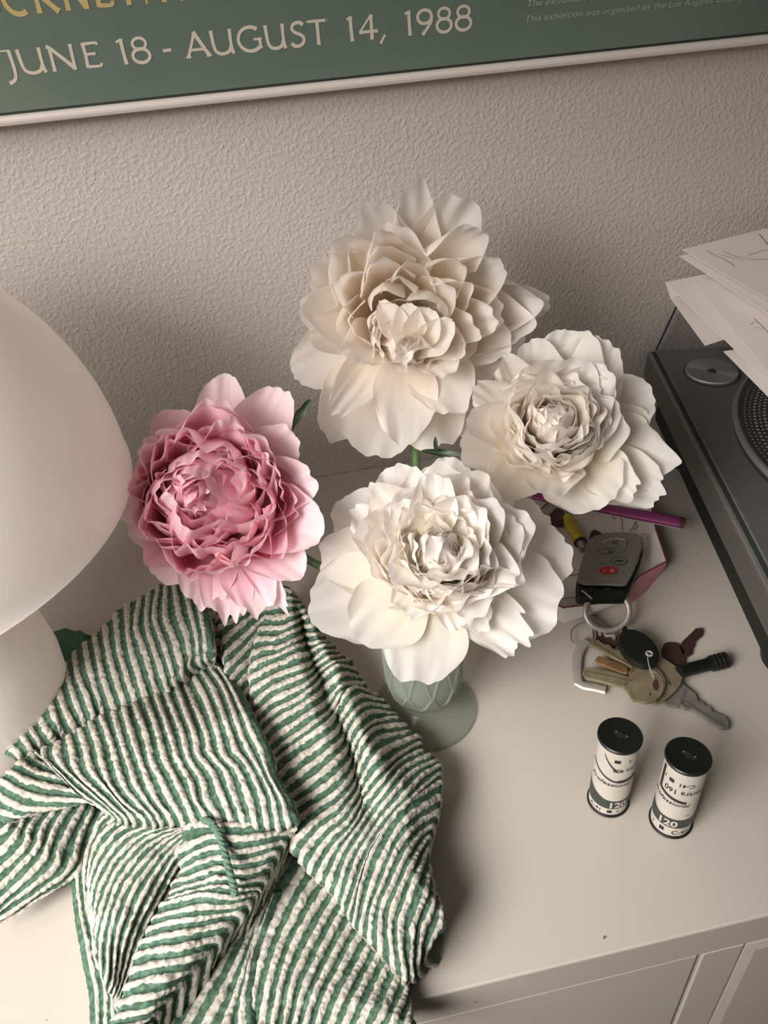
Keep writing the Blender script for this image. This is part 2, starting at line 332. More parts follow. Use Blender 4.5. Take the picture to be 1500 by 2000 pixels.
# ------------------------------------------------------------------ framed poster
YP = -0.012
za = aty(0, 222, YP).z; zb = aty(1500, 63, YP).z; ZB = (za+zb)/2
pw = thing('framed_poster', (0.16, 0.0, ZB-0.008), 'framed green exhibition poster with cream date lettering hanging on the wall', 'poster')
X0, X1 = -0.30, 0.62
MB().box((X0, YP, ZB), (X1, YP+0.003, ZB+0.62)).build('print', M['poster'], pw)
MB().box((X0-0.002, YP-0.0002, ZB-0.0012), (X1+0.002, YP+0.002, ZB+0.0004)).build('gasket', M['gasket'], pw)
for lo, hi in (((X0-0.014, YP-0.0045, ZB-0.0075), (X1+0.014, -0.0003, ZB-0.0012)), ((X0-0.014, YP-0.0045, ZB+0.6212), (X1+0.014, -0.0003, ZB+0.633)),
               ((X0-0.014, YP-0.0045, ZB-0.0012), (X0-0.002, -0.0003, ZB+0.6212)), ((X1+0.002, YP-0.0045, ZB-0.0012), (X1+0.014, -0.0003, ZB+0.6212))):
    MB().box(lo, hi).build('frame_rail', M['frame'], pw, bevel=0.0025)
def arc(cx, cy, rx, ry, a0, a1, n=18):
    return [(cx+rx*math.cos(math.radians(a0+(a1-a0)*i/(n-1))), cy+ry*math.sin(math.radians(a0+(a1-a0)*i/(n-1)))) for i in range(n)]
GL = {  # strokes in a cell of height 1; (points, width)
 'J': (0.5, [([(0.06, 0.97), (0.44, 0.97)], .5), ([(0.42, 0.98), (0.44, 0.35), (0.42, 0.0), (0.34, -0.18), (0.16, -0.28)], 1)]),
 'U': (1.0, [([(0.08, 0.98), (0.12, 0.35), (0.22, 0.12), (0.45, 0.03), (0.72, 0.10), (0.84, 0.3)], 1), ([(0.86, 0.98), (0.85, 0.4), (0.90, 0.0)], 1)]),
 'N': (1.0, [([(0.14, 0.85), (0.13, 0.0)], 1), ([(0.04, 0.98), (0.20, 0.86), (0.86, 0.04)], 1.1), ([(0.84, 0.0), (0.86, 1.0)], 1)]),
 'E': (0.66, [([(0.12, 0.99), (0.14, 0.5), (0.12, 0.02)], 1), ([(0.12, 0.94), (0.60, 0.95), (0.62, 0.86)], .8), ([(0.12, 0.54), (0.52, 0.54)], .8), ([(0.12, 0.06), (0.60, 0.05), (0.66, 0.16)], .8)]),
 '1': (0.34, [([(0.0, 0.88), (0.22, 0.98)], .7), ([(0.20, 1.0), (0.21, 0.5), (0.24, 0.0)], 1.1)]),
 '8': (0.62, [(arc(.31, .75, .22, .22, 0, 360, 24), .9), (arc(.31, .28, .28, .27, 0, 360, 26), 1)]),
 '-': (0.4, [([(0.02, 0.38), (0.38, 0.40)], .9)]),
 'A': (1.0, [([(0.08, 0.0), (0.44, 0.92)], .9), ([(0.42, 1.0), (0.92, 0.0)], 1.15), ([(0.22, 0.30), (0.74, 0.30)], .8), ([(0.0, 0.03), (0.2, 0.03)], .6), ([(0.8, 0.03), (1.0, 0.03)], .6)]),
 'G': (0.9, [(arc(.50, .50, .44, .47, 50, 315, 26), 1), ([(0.84, 0.50), (0.86, 0.10)], 1), ([(0.62, 0.48), (0.92, 0.48)], .7)]),
 'S': (0.6, [([(0.54, 0.84), (0.46, 0.94), (0.30, 0.96), (0.14, 0.88), (0.10, 0.72), (0.22, 0.58), (0.42, 0.48), (0.54, 0.34), (0.50, 0.14), (0.32, 0.04), (0.14, 0.06), (0.04, 0.18)], 1)]),
 'T': (0.8, [([(0.02, 0.90), (0.10, 0.95), (0.74, 0.95), (0.80, 0.98)], .85), ([(0.42, 0.95), (0.42, 0.0)], 1.1)]),
 '4': (0.66, [([(0.46, 1.0), (0.46, 0.0)], 1.05), ([(0.46, 0.98), (0.04, 0.32)], .7), ([(0.03, 0.33), (0.68, 0.33)], .9)]),
 '9': (0.62, [(arc(.31, .70, .26, .27, 0, 360, 24), 1), ([(0.57, 0.68), (0.52, 0.42), (0.22, -0.02)], 1)]),
 ',': (0.3, [([(0.24, 0.14), (0.04, -0.2)], .8)]),
 'C': (0.85, [(arc(.50, .50, .44, .47, 55, 300, 24), 1)]),
 'O': (1.0, [(arc(.50, .50, .46, .48, 0, 360, 28), 1)]),
 'H': (0.9, [([(0.12, 1), (0.12, 0)], 1), ([(0.82, 1), (0.82, 0)], 1), ([(0.12, 0.52), (0.82, 0.52)], .8)]),
 'K': (0.8, [([(0.12, 1.0), (0.12, 0.0)], 1), ([(0.14, 0.5), (0.68, 1.0)], .9), ([(0.22, 0.52), (0.80, 0.0)], 1.1)]),
 'Y': (0.8, [([(0.05, 1.0), (0.40, 0.5)], 1), ([(0.76, 1.0), (0.40, 0.5), (0.40, 0.0)], 1)]),
 ':': (0.2, [([(0.05, 0.06), (0.16, 0.06)], 1), ([(0.05, 0.6), (0.16, 0.6)], 1)]),
 'R': (0.8, [([(0.12, 1.0), (0.12, 0.0)], 1), ([(0.12, .96), (0.45, .94), (0.58, .76), (0.45, .56), (0.12, .52)], .9), ([(0.38, 0.54), (0.80, 0.0)], 1.05)]),
 'P': (0.7, [([(0.12, 1.0), (0.12, 0.0)], 1), ([(0.12, .96), (0.45, .94), (0.60, .74), (0.45, .50), (0.12, .46)], .9)]),
 'I': (0.3, [([(0.14, 1.0), (0.14, 0.0)], 1)]), 'V': (0.9, [([(0.05, 1.0), (0.45, 0.0)], 1.1), ([(0.45, 0.02), (0.84, 1.0)], .9)]),
}
def ribbon(mb, pts, w, flare=True):
    pts = catmull(pts, max(len(pts), 3*(len(pts)-1)+1)) if len(pts) > 2 else catmull(pts, 6)
    n = len(pts); vs = []; closed = np.linalg.norm(pts[0]-pts[-1]) < 1e-6
    for i in range(n):
        t = pts[min(i+1, n-1)]-pts[max(i-1, 0)]
        if closed and i in (0, n-1): t = pts[1]-pts[-2]
        t = t/(np.linalg.norm(t)+1e-9); k = abs(2*i/(n-1)-1)
        ww = w*(1+(0.22*k**3 if flare and not closed else 0))/2
        vs += [pts[i]+ww*np.array([-t[1], t[0]]), pts[i]-ww*np.array([-t[1], t[0]])]
    mb.append((vs, [(2*i, 2*i+1, 2*i+3, 2*i+2) for i in range(n-1)]))
def glyph_line(items, h, base, mname, name, y=YP-0.0003):
    mb = MB()
    for ch, x0, x1 in items:
        w, st = GL[ch]; sx = (x1-x0)/w
        for j, (pts, wd) in enumerate(st):
            tmp = []; ribbon(tmp, np.array([(x0+p[0]*sx, base+p[1]*h) for p in pts]), 0.135*h*wd)
            for vs, fs in tmp: mb.add([(v[0], y-0.00002*j, v[1]) for v in vs], fs)
    return mb.build(name, M[mname], pw)
def bx(px, py): return aty(px, py, YP).x
b0 = aty(115, 137, YP); b1 = aty(905, 61, YP); base = (b0.z+b1.z)/2
capz = aty(110, 88, YP).z; H_ = capz-base
def bl(px): return 137-(px-115)*0.0962
items = [('J', 5, 35), ('U', 42, 95), ('N', 100, 156), ('E', 166, 200), ('1', 236, 252), ('8', 261, 297), ('-', 321, 339), ('A', 364, 414), ('U', 415, 461), ('G', 466, 513),
         ('U', 520, 562), ('S', 569, 598), ('T', 603, 641), ('1', 680, 692), ('4', 701, 738), (',', 741, 755), ('1', 792, 805), ('9', 814, 846), ('8', 852, 883), ('8', 889, 921)]
glyph_line([(c, bx(a, bl(a)), bx(b, bl(b))) for c, a, b in items], H_, base, 'cream_ink', 'date_lettering')
g0 = aty(90, 25, YP); gb = g0.z
def gl_(px): return 25-(px-90)*0.098
gi = [('O', -55, 8), ('C', 12, 62), ('K', 72, 116), ('N', 128, 178), ('E', 189, 222), ('Y', 232, 274), (':', 283, 291), ('A', 317, 362), ('R', 400, 436), ('E', 445, 476), ('T', 484, 520), ('R', 528, 565),
      ('O', 572, 622), ('S', 630, 658), ('P', 668, 700), ('E', 710, 738), ('C', 748, 790), ('T', 796, 832), ('I', 840, 850), ('V', 858, 900), ('E', 908, 938)]
gitems = [(c, bx(a, gl_(a)), bx(b, gl_(b))) for c, a, b in gi]
hx = gitems[0][1]; gitems = [('H', hx-0.026, hx-0.006)] + gitems
glyph_line(gitems, H_*1.35, gb, 'gold_ink', 'title_lettering')
def text_mesh(s, size, shear=0.0, bold=0.0):
    c = bpy.data.curves.new('t', 'FONT'); c.body = s; c.offset = bold*size; c.size = size; c.shear = shear; c.resolution_u = 3
    o = bpy.data.objects.new('t', c); COL.objects.link(o); bpy.context.view_layer.update()
    me = bpy.data.meshes.new_from_object(o.evaluated_get(bpy.context.evaluated_depsgraph_get()))
    vs = [tuple(v.co) for v in me.vertices]; fs = [list(p.vertices) for p in me.polygons]
    bpy.data.objects.remove(o); bpy.data.curves.remove(c); bpy.data.meshes.remove(me)
    return vs, fs
for s, px, py in (('The exhibition was made possible by a grant from AT&T', 1027, 13), ('This exhibition was organized by the Los Angeles County Museum of Art', 1024, 43)):
    vs, fs = text_mesh(s, 0.0052, 0.18); p = aty(px, py, YP)
    k = max(v[0] for v in vs); tgt = (bx(1460, 0)-bx(1024, 43)) / (0.80 if 'This' in s else 0.98)
    MB().add([(p.x+v[0]*tgt/k, YP-0.0003, p.z+v[1]*1.05) for v in vs], fs).build('small_print', M['pale_ink'], pw)

# ------------------------------------------------------------------ peonies
def petal_geo(B, T, N, w, bulge=0.2, cup=0.25, curl=0.0, ruf=0.1, notch=0.12, seed=0, nu=10, nv=10, narrow=0.35, tipk=0.34):
    """one petal from base B to tip T; N = direction its inner face looks; returns verts, faces, uvs"""
    B = Vector(B); T = Vector(T); ax = T-B; L = ax.length; ax.normalize()
    N = Vector(N); N = (N-ax*N.dot(ax)); N.normalize(); S = ax.cross(N)
    rnd = random.Random(seed); o1, o2, o3 = rnd.uniform(0, 50), rnd.uniform(0, 50), rnd.uniform(0, 50)
    skew = rnd.uniform(-0.12, 0.12)
    vs = []; uv = []
    for j in range(nv+1):
        v = j/nv
        g = narrow + (1-narrow)*math.sin(min(1, v/0.68)*math.pi/2)**1.2
        if v > 0.68: g *= 1-0.10*((v-0.68)/0.32)**2
        for i in range(nu+1):
            u = -1+2*i/nu
            nt = noise.noise(Vector((u*1.7+o1, o2, 0)))*notch*1.1 + noise.noise(Vector((u*4.5+o1, o3, 3)))*notch*0.7 + noise.noise(Vector((u*11+o1, o2, 7)))*(notch*0.25+0.012)
            y = L*v*(1-tipk*abs(u)**2.6*v) + L*nt*v**4
            x = w*0.5*g*(u+skew*v*v)
            z = -L*bulge*math.sin(math.pi*min(1, v))*1.0 + L*curl*v**3*(-1)
            z += cup*w*0.5*(abs(x)/(w*0.5))**2
            z += ruf*w*(v**1.8)*(noise.noise(Vector((u*2.3+o2, v*1.6+o1, o3)))*0.9 + 0.40*noise.noise(Vector((u*4.2+o3, v*2.4+o2, o1))))
            vs.append(B + ax*y + S*x + N*z); uv.append(((u+1)/2 + rnd.random()*0 + seed*0.37 % 7, v))
    fs = [[j*(nu+1)+i, j*(nu+1)+i+1, (j+1)*(nu+1)+i+1, (j+1)*(nu+1)+i] for j in range(nv) for i in range(nu)]
    return vs, fs, uv
SEED = [100]
def petal(root, m, *a, **k):
    SEED[0] += 1; vs, fs, uv = petal_geo(*a, seed=SEED[0], **k)
    o = mesh('petal', vs, fs, m, root, True, uv); q = o.modifiers.new('smooth', 'SUBSURF'); q.levels = 1; q.render_levels = 1
    return o
def flower(name, label, cpx, D, axis, R, prof, n, guards, mats, vase_pt, thmax=80, inner=0.35, wid=(0.5, 0.75), notch=0.2, ruf=0.3, hb=0.55, off=(0, 0), curl=(-0.05, 0.15), bul=(0.05, 0.18)):
    C = atd(cpx[0], cpx[1], D); toc = (CAM-C).normalized()
    A = (toc*axis[0] + RT*axis[1] + UP*axis[2]).normalized()
    E1 = (RT-A*RT.dot(A)).normalized(); E2 = A.cross(E1)
    if E2.dot(UP) < 0: E2 = -E2
    root = thing(name, C-A*R*hb*1.2, label, 'flower', 'peonies in the vase')
    Bc = C - A*R*hb
    rp = [p*D/FPX for p in prof]; K = len(rp)
    def rad(phi):
        q = (phi % (2*math.pi))/(2*math.pi)*K; i = int(q); f = q-i
        return rp[i % K]*(1-f)+rp[(i+1) % K]*f
    rnd = random.Random(len(guards)*7+n); OFF = atd(cpx[0]+off[0], cpx[1]+off[1], D)-C
    for i in range(n):
        t = (i+0.5)/n; phi = i*2.39996+rnd.uniform(-0.3, 0.3); th = math.radians(4+(thmax-4)*t**0.72+rnd.uniform(-5, 5))
        P = E1*math.cos(phi)+E2*math.sin(phi); rr = rad(phi)
        k = (inner+(1-inner)*t**0.5)*rnd.uniform(0.88, 1.06)
        tip = C + OFF*(1-t)**1.3 + P*(rr*k*math.sin(th)) + A*(R*(0.30+0.45*k)*math.cos(th)*rnd.uniform(0.75, 1.15))
        b = Bc + OFF*(1-t)*0.5 + P*(0.22*rr*t)
        d = (tip-b).normalized(); N = A*math.sin(th) - P*math.cos(th)
        N = N + (E1*rnd.uniform(-.28, .28)+E2*rnd.uniform(-.28, .28))
        L = (tip-b).length
        w = R*rnd.uniform(*wid)*(0.55+0.6*t)
        petal(root, rnd.choice(mats), b, tip, N, w, bulge=rnd.uniform(*bul), cup=rnd.uniform(0.15, 0.7), curl=rnd.uniform(*curl), ruf=ruf*rnd.uniform(0.6, 1.3), notch=notch*rnd.uniform(0.4, 1.3), nu=14, nv=11, narrow=0.4)
    for i in range(8):
        P = E1*math.cos(i*2.4)+E2*math.sin(i*2.4); b = Bc+OFF*.8+P*.05*R; tip = C+OFF+P*R*(.08+.02*i)+A*R*(0.62-.02*i)
        petal(root, mats[-2], b, tip, -P+A*.1, R*.42, bulge=.16, cup=.6, curl=-.15, ruf=ruf*.9, notch=notch, nu=10, nv=10, narrow=.5)
    for g in guards:
        px, py, d, wpx = g[:4]; o = g[4] if len(g) > 4 else {}
        tip = atd(px, py, d); w = wpx*d/FPX
        P = (tip-C); P = P-A*P.dot(A); P.normalize()
        b = Bc + P*(o.get('b0', 0.18)*R) - A*R*o.get('deep', 0.1)
        if 'base' in o: b = atd(*o['base'])
        N = (A*o.get('na', 0.55)+(CAM-tip).normalized()*0.6+UP*0.1)
        petal(root, o.get('m', mats[0]), b, tip, N, w, bulge=o.get('bulge', 0.10), cup=o.get('cup', 0.25), curl=o.get('curl', 0.05), ruf=o.get('ruf', 0.09), notch=o.get('notch', 0.05), nu=24, nv=14, narrow=o.get('narrow', 0.3), tipk=o.get('tipk', 0.27))
    # sepals, receptacle and stem
    k = MB(); k.tube([Bc-A*R*0.30, Bc-A*R*0.15, Bc+A*R*0.05], [0.004, 0.009, 0.006], 12); k.build('receptacle', M['stem'], root, True)
    s0 = Bc-A*R*0.28; s1 = Vector(vase_pt); mid = s0*0.5+s1*0.5-A*0.012+Vector((0, 0, -0.008))
    pts = [Vector(p) for p in catmull([tuple(s0), tuple(mid), tuple(s1), tuple(s1+Vector((0.002, 0.001, -0.05)))], 16)]
    MB().tube(pts, 0.0027, 8).build('stem', M['stem'], root, True)
    for q in range(4):
        ph = q*1.57+0.5; P = E1*math.cos(ph)+E2*math.sin(ph)
        vs, fs, uv = petal_geo(Bc-A*R*0.2, Bc-A*R*0.05+P*R*0.5, A, 0.016, 0.05, 0.2, 0, 0.05, 0, seed=q, nu=6, nv=6)
        mesh('sepal', vs, fs, M['leaf'], root, True, uv)
    return root, C, A
VC = Vector((0.0945, -0.292, 0))   # vase centre
wp, cp, bp_, pk, pp = M['white_petal'], M['cream_petal'], M['blush_petal'], M['pink_petal'], M['pale_pink_petal']
low, C1, A1 = flower('white_peony', 'white peony lowest and nearest in the vase with wide smooth guard petals', (858, 1085), .478, (1, 0.02, 0.25), 0.052,
    [185, 200, 185, 175, 175, 190, 165, 120, 105, 110, 130, 160], 54,
    [(808, 1330, .470, 185, dict(deep=.0, cup=.2, curl=.05)), (700, 1245, .475, 165, dict(deep=.0)), (607, 1185, .49, 190, dict(deep=.2, cup=.15)), (625, 1075, .505, 150, dict(deep=.3)),
     (650, 985, .525, 150, dict(deep=.35)), (1015, 1262, .477, 120, dict(notch=.22, deep=.0, ruf=.14)), (945, 1232, .480, 80, dict(deep=.05, notch=.1)), (1092, 1195, .49, 200, dict(deep=.1, cup=.15)),
     (1120, 1085, .51, 165, dict(deep=.3, cup=.15)), (1068, 995, .53, 130, dict(deep=.3)), (760, 905, .53, 130, dict(deep=.3)), (880, 893, .53, 130, dict(deep=.3)), (980, 930, .53, 120, dict(deep=.3)),
     (700, 960, .51, 130, dict(deep=.1, notch=.15)), (905, 1225, .468, 90, dict(deep=-.2, notch=.15, ruf=.2)), (790, 1190, .462, 120, dict(deep=-.3, notch=.15, ruf=.2)),
     (852, 925, .462, 95, dict(base=(848, 1075, .474), cup=.7, ruf=.14, notch=.1)), (935, 985, .462, 120, dict(base=(862, 1080, .474), cup=.6, ruf=.16, notch=.1)), (765, 985, .466, 120, dict(base=(840, 1080, .476), cup=.6, ruf=.16)),
     (925, 1120, .452, 120, dict(base=(860, 1075, .474), cup=.6, ruf=.2, notch=.1)), (775, 1135, .452, 120, dict(base=(845, 1080, .474), cup=.6, ruf=.2, notch=.1))],
    [wp, wp, cp], VC+Vector((0.004, -0.004, 0.10)), thmax=82, wid=(0.75, 1.15), ruf=0.24, notch=0.14, inner=0.42)
top, C3, A3 = flower('white_peony', 'largest cream white peony, topmost in the bouquet and nearest the wall', (800, 625), .545, (1, 0.05, -0.12), 0.062,
    [255, 285, 262, 238, 228, 222, 215, 120, 70, 60, 90, 160], 68,
    [(792, 838, .515, 135, dict(deep=-.1, cup=.35, curl=.15)), (888, 800, .522, 140, dict(deep=-.05, cup=.25)), (745, 588, .512, 60, dict(base=(795, 680, .525), cup=.9)), (792, 592, .508, 70, dict(base=(800, 685, .525), cup=.9)), (838, 600, .505, 75, dict(base=(808, 690, .525), cup=.9)), (882, 628, .505, 70, dict(base=(812, 695, .525), cup=.9)), (800, 655, .500, 80, dict(base=(805, 700, .528), cup=.8, bulge=.25)), (655, 800, .53, 90, dict(deep=.0, cup=.5, ruf=.2, na=.2)), (690, 700, .52, 110, dict(deep=-.2, cup=.5, ruf=.2)),
     (725, 885, .555, 200, dict(deep=.2)), (850, 872, .56, 190, dict(deep=.2)), (640, 850, .57, 130, dict(deep=.3)), (590, 610, .56, 130, dict(deep=.2)), (585, 735, .58, 140, dict(deep=.3)),
     (1075, 595, .555, 90, dict(deep=.1, cup=.5)), (925, 850, .565, 150, dict(deep=.3)), (900, 690, .515, 80, dict(deep=-.3, cup=.6)), (870, 725, .515, 120, dict(deep=-.2, cup=.5)), (1010, 690, .56, 180, dict(deep=.2)),
     (980, 740, .57, 170, dict(deep=.3)), (630, 560, .55, 120, dict(deep=.1)), (780, 720, .52, 90, dict(deep=-.2, cup=.5))],
    [bp_, cp, bp_], VC+Vector((0.006, 0.010, 0.10)), thmax=88, wid=(0.50, 0.78), inner=0.30, ruf=0.16, notch=0.13, curl=(-0.12, 0.05), off=(-10, 45))
rgt, C2, A2 = flower('white_peony', 'cream white peony on the right with frilled centre, over the purple rod', (1085, 825), .515, (1, 0.1, 0.30), 0.050,
    [125, 140, 140, 130, 120, 125, 130, 115, 105, 100, 100, 115], 50,
    [(1120, 642, .54, 150, dict(deep=.3)), (1195, 665, .54, 150, dict(deep=.3)), (1272, 762, .535, 140, dict(deep=.2)), (1268, 815, .53, 90, dict(deep=.3)), (1306, 905, .52, 180, dict(deep=.1, notch=.1)),
     (1285, 972, .515, 130, dict(deep=.15, notch=.12)), (1170, 985, .505, 170, dict(deep=.0, cup=.15)), (1075, 960, .50, 140, dict(deep=.0)), (968, 958, .505, 120, dict(deep=.05)), (905, 885, .51, 130, dict(deep=.05)),
     (925, 760, .515, 90, dict(deep=.0, cup=.6, ruf=.2)), (985, 700, .52, 90, dict(deep=.1, cup=.5, ruf=.2)), (920, 830, .50, 100, dict(deep=-.1, cup=.5)), (1240, 960, .505, 110, dict(deep=-.1, notch=.1)), (1040, 660, .535, 110, dict(deep=.2))],
    [cp, cp, wp], VC+Vector((0.014, 0.004, 0.10)), thmax=84, wid=(0.75, 1.2), ruf=0.24, notch=0.13, inner=0.42, off=(-10, 10))
pink, C4, A4 = flower('pink_peony', 'pink peony with densely ruffled petals on the left of the bouquet', (415, 975), .500, (1, -0.12, 0.05), 0.054,
    [190, 190, 200, 215, 195, 172, 172, 178, 195, 205, 205, 190], 78,
    [(435, 732, .525, 115, dict(deep=.1, m=pp)), (553, 762, .52, 130, dict(deep=.1, m=pp, cup=.4)), (320, 800, .53, 120, dict(deep=.2)), (285, 865, .525, 130, dict(deep=.2)), (256, 950, .52, 140, dict(deep=.2)), (256, 1040, .515, 140, dict(deep=.15, m=pp)),
     (310, 1130, .505, 140, dict(deep=.1, m=pp)), (385, 1180, .50, 120, dict(deep=.05, m=pp, notch=.12)), (450, 1208, .497, 110, dict(deep=.05, m=pp, notch=.15)), (510, 1190, .495, 120, dict(deep=.0, m=pp, notch=.12)),
     (585, 1125, .49, 130, dict(deep=-.1, m=pp, cup=.45)), (622, 1040, .485, 150, dict(deep=-.2, m=pp, cup=.5)), (612, 940, .49, 130, dict(deep=-.1, m=pp, cup=.5)), (575, 850, .505, 130, dict(deep=.0, m=pp, cup=.4)), (545, 1180, .50, 60, dict(m=pp, notch=.2, cup=.6))],
    [pk, pk, pp], VC+Vector((-0.008, 0.002, 0.10)), thmax=86, wid=(0.62, 1.0), inner=0.40, ruf=0.26, notch=0.15, off=(-35, -8), curl=(-0.28, -0.04), bul=(0.10, 0.26))
# leaves that show between the blooms
def leaf(root, pts, w, name='leaf'):
    B, T = Vector(pts[0]), Vector(pts[1])
    vs, fs, uv = petal_geo(B, T, pts[2], w, 0.14, 0.3, 0.05, 0.1, 0, seed=3, nu=6, nv=10, narrow=0.1)
    return mesh(name, vs, fs, M['leaf'], root, True, uv)
leaf(pink, (atd(570, 842, .515), atd(606, 781, .51), CAM-C4+RT*.3), 0.0065)
leaf(low, (atd(912, 888, .525), atd(822, 880, .53), CAM-C1), 0.0045)
leaf(low, (atd(852, 886, .525), atd(850, 852, .53), CAM-C1), 0.0028)

# ------------------------------------------------------------------ vase
v = thing('vase', tuple(VC), 'pale green pressed glass vase with round foot holding the peonies', 'vase')
prof = [(0.0345, 0.0), (0.0355, 0.0012), (0.035, 0.003), (0.030, 0.0055), (0.022, 0.009), (0.017, 0.013), (0.0165, 0.017), (0.020, 0.022), (0.0240, 0.030), (0.0255, 0.045), (0.0253, 0.065), (0.0255, 0.085), (0.0268, 0.094), (0.028, 0.098),
        (0.0268, 0.0985), (0.0250, 0.094), (0.0235, 0.085), (0.0232, 0.065), (0.0232, 0.045), (0.0215, 0.031), (0.014, 0.024), (0.0001, 0.022)]
MB().lathe(prof, VC, 64).build('vase_body', M['vase'], v, True)
k = MB()
for i in range(10):    # pressed diamond relief around the bowl
    a = 2*math.pi*i/10
    def pt(da, z, r): return VC+Vector((r*math.cos(a+da), r*math.sin(a+da), z))
    for s in (-1, 1):
        k.tube([pt(s*0.30, 0.040, 0.0252), pt(s*0.15, 0.058, 0.0257), pt(0, 0.075, 0.0255)], 0.0010, 6)
        k.tube([pt(s*0.30, 0.040, 0.0252), pt(s*0.15, 0.032, 0.0245), pt(0, 0.027, 0.0220)], 0.0010, 6)
k.build('pressed_relief', M['vase'], v, True)

# ------------------------------------------------------------------ mushroom lamp of opal glass
LC = Vector((-0.2051, -0.2312, 0)); LZ, LR, LH = 0.1898, 0.1424, 0.1525
lamp = thing('mushroom_lamp', tuple(LC), 'white opal glass mushroom lamp with domed shade left of the pink peony', 'lamp')
pr = [(LR*math.cos(a), LZ+LH*math.sin(a)) for a in [math.pi/2*i/28 for i in range(28)]]+[(0.0001, LZ+LH)]
pi = [(r*0.972, LZ+(z-LZ)*0.972+0.0004) for r, z in pr][::-1]
MB().lathe([(LR-0.003, LZ-0.0005), (LR, LZ-0.0022), (LR+0.0009, LZ-0.0015)]+pr, LC, 96).build('shade', M['opal'], lamp, True)
bp2 = [(0.050, 0.0), (0.055, 0.004), (0.060, 0.02), (0.0615, 0.05), (0.058, 0.08), (0.046, 0.115), (0.034, 0.14), (0.03, 0.16), (0.045, 0.1885), (0.125, 0.1893), (0.125, 0.1899), (0.02, 0.195), (0.0001, 0.196)]
MB().lathe(bp2, LC, 72).build('base', M['opal'], lamp, True)

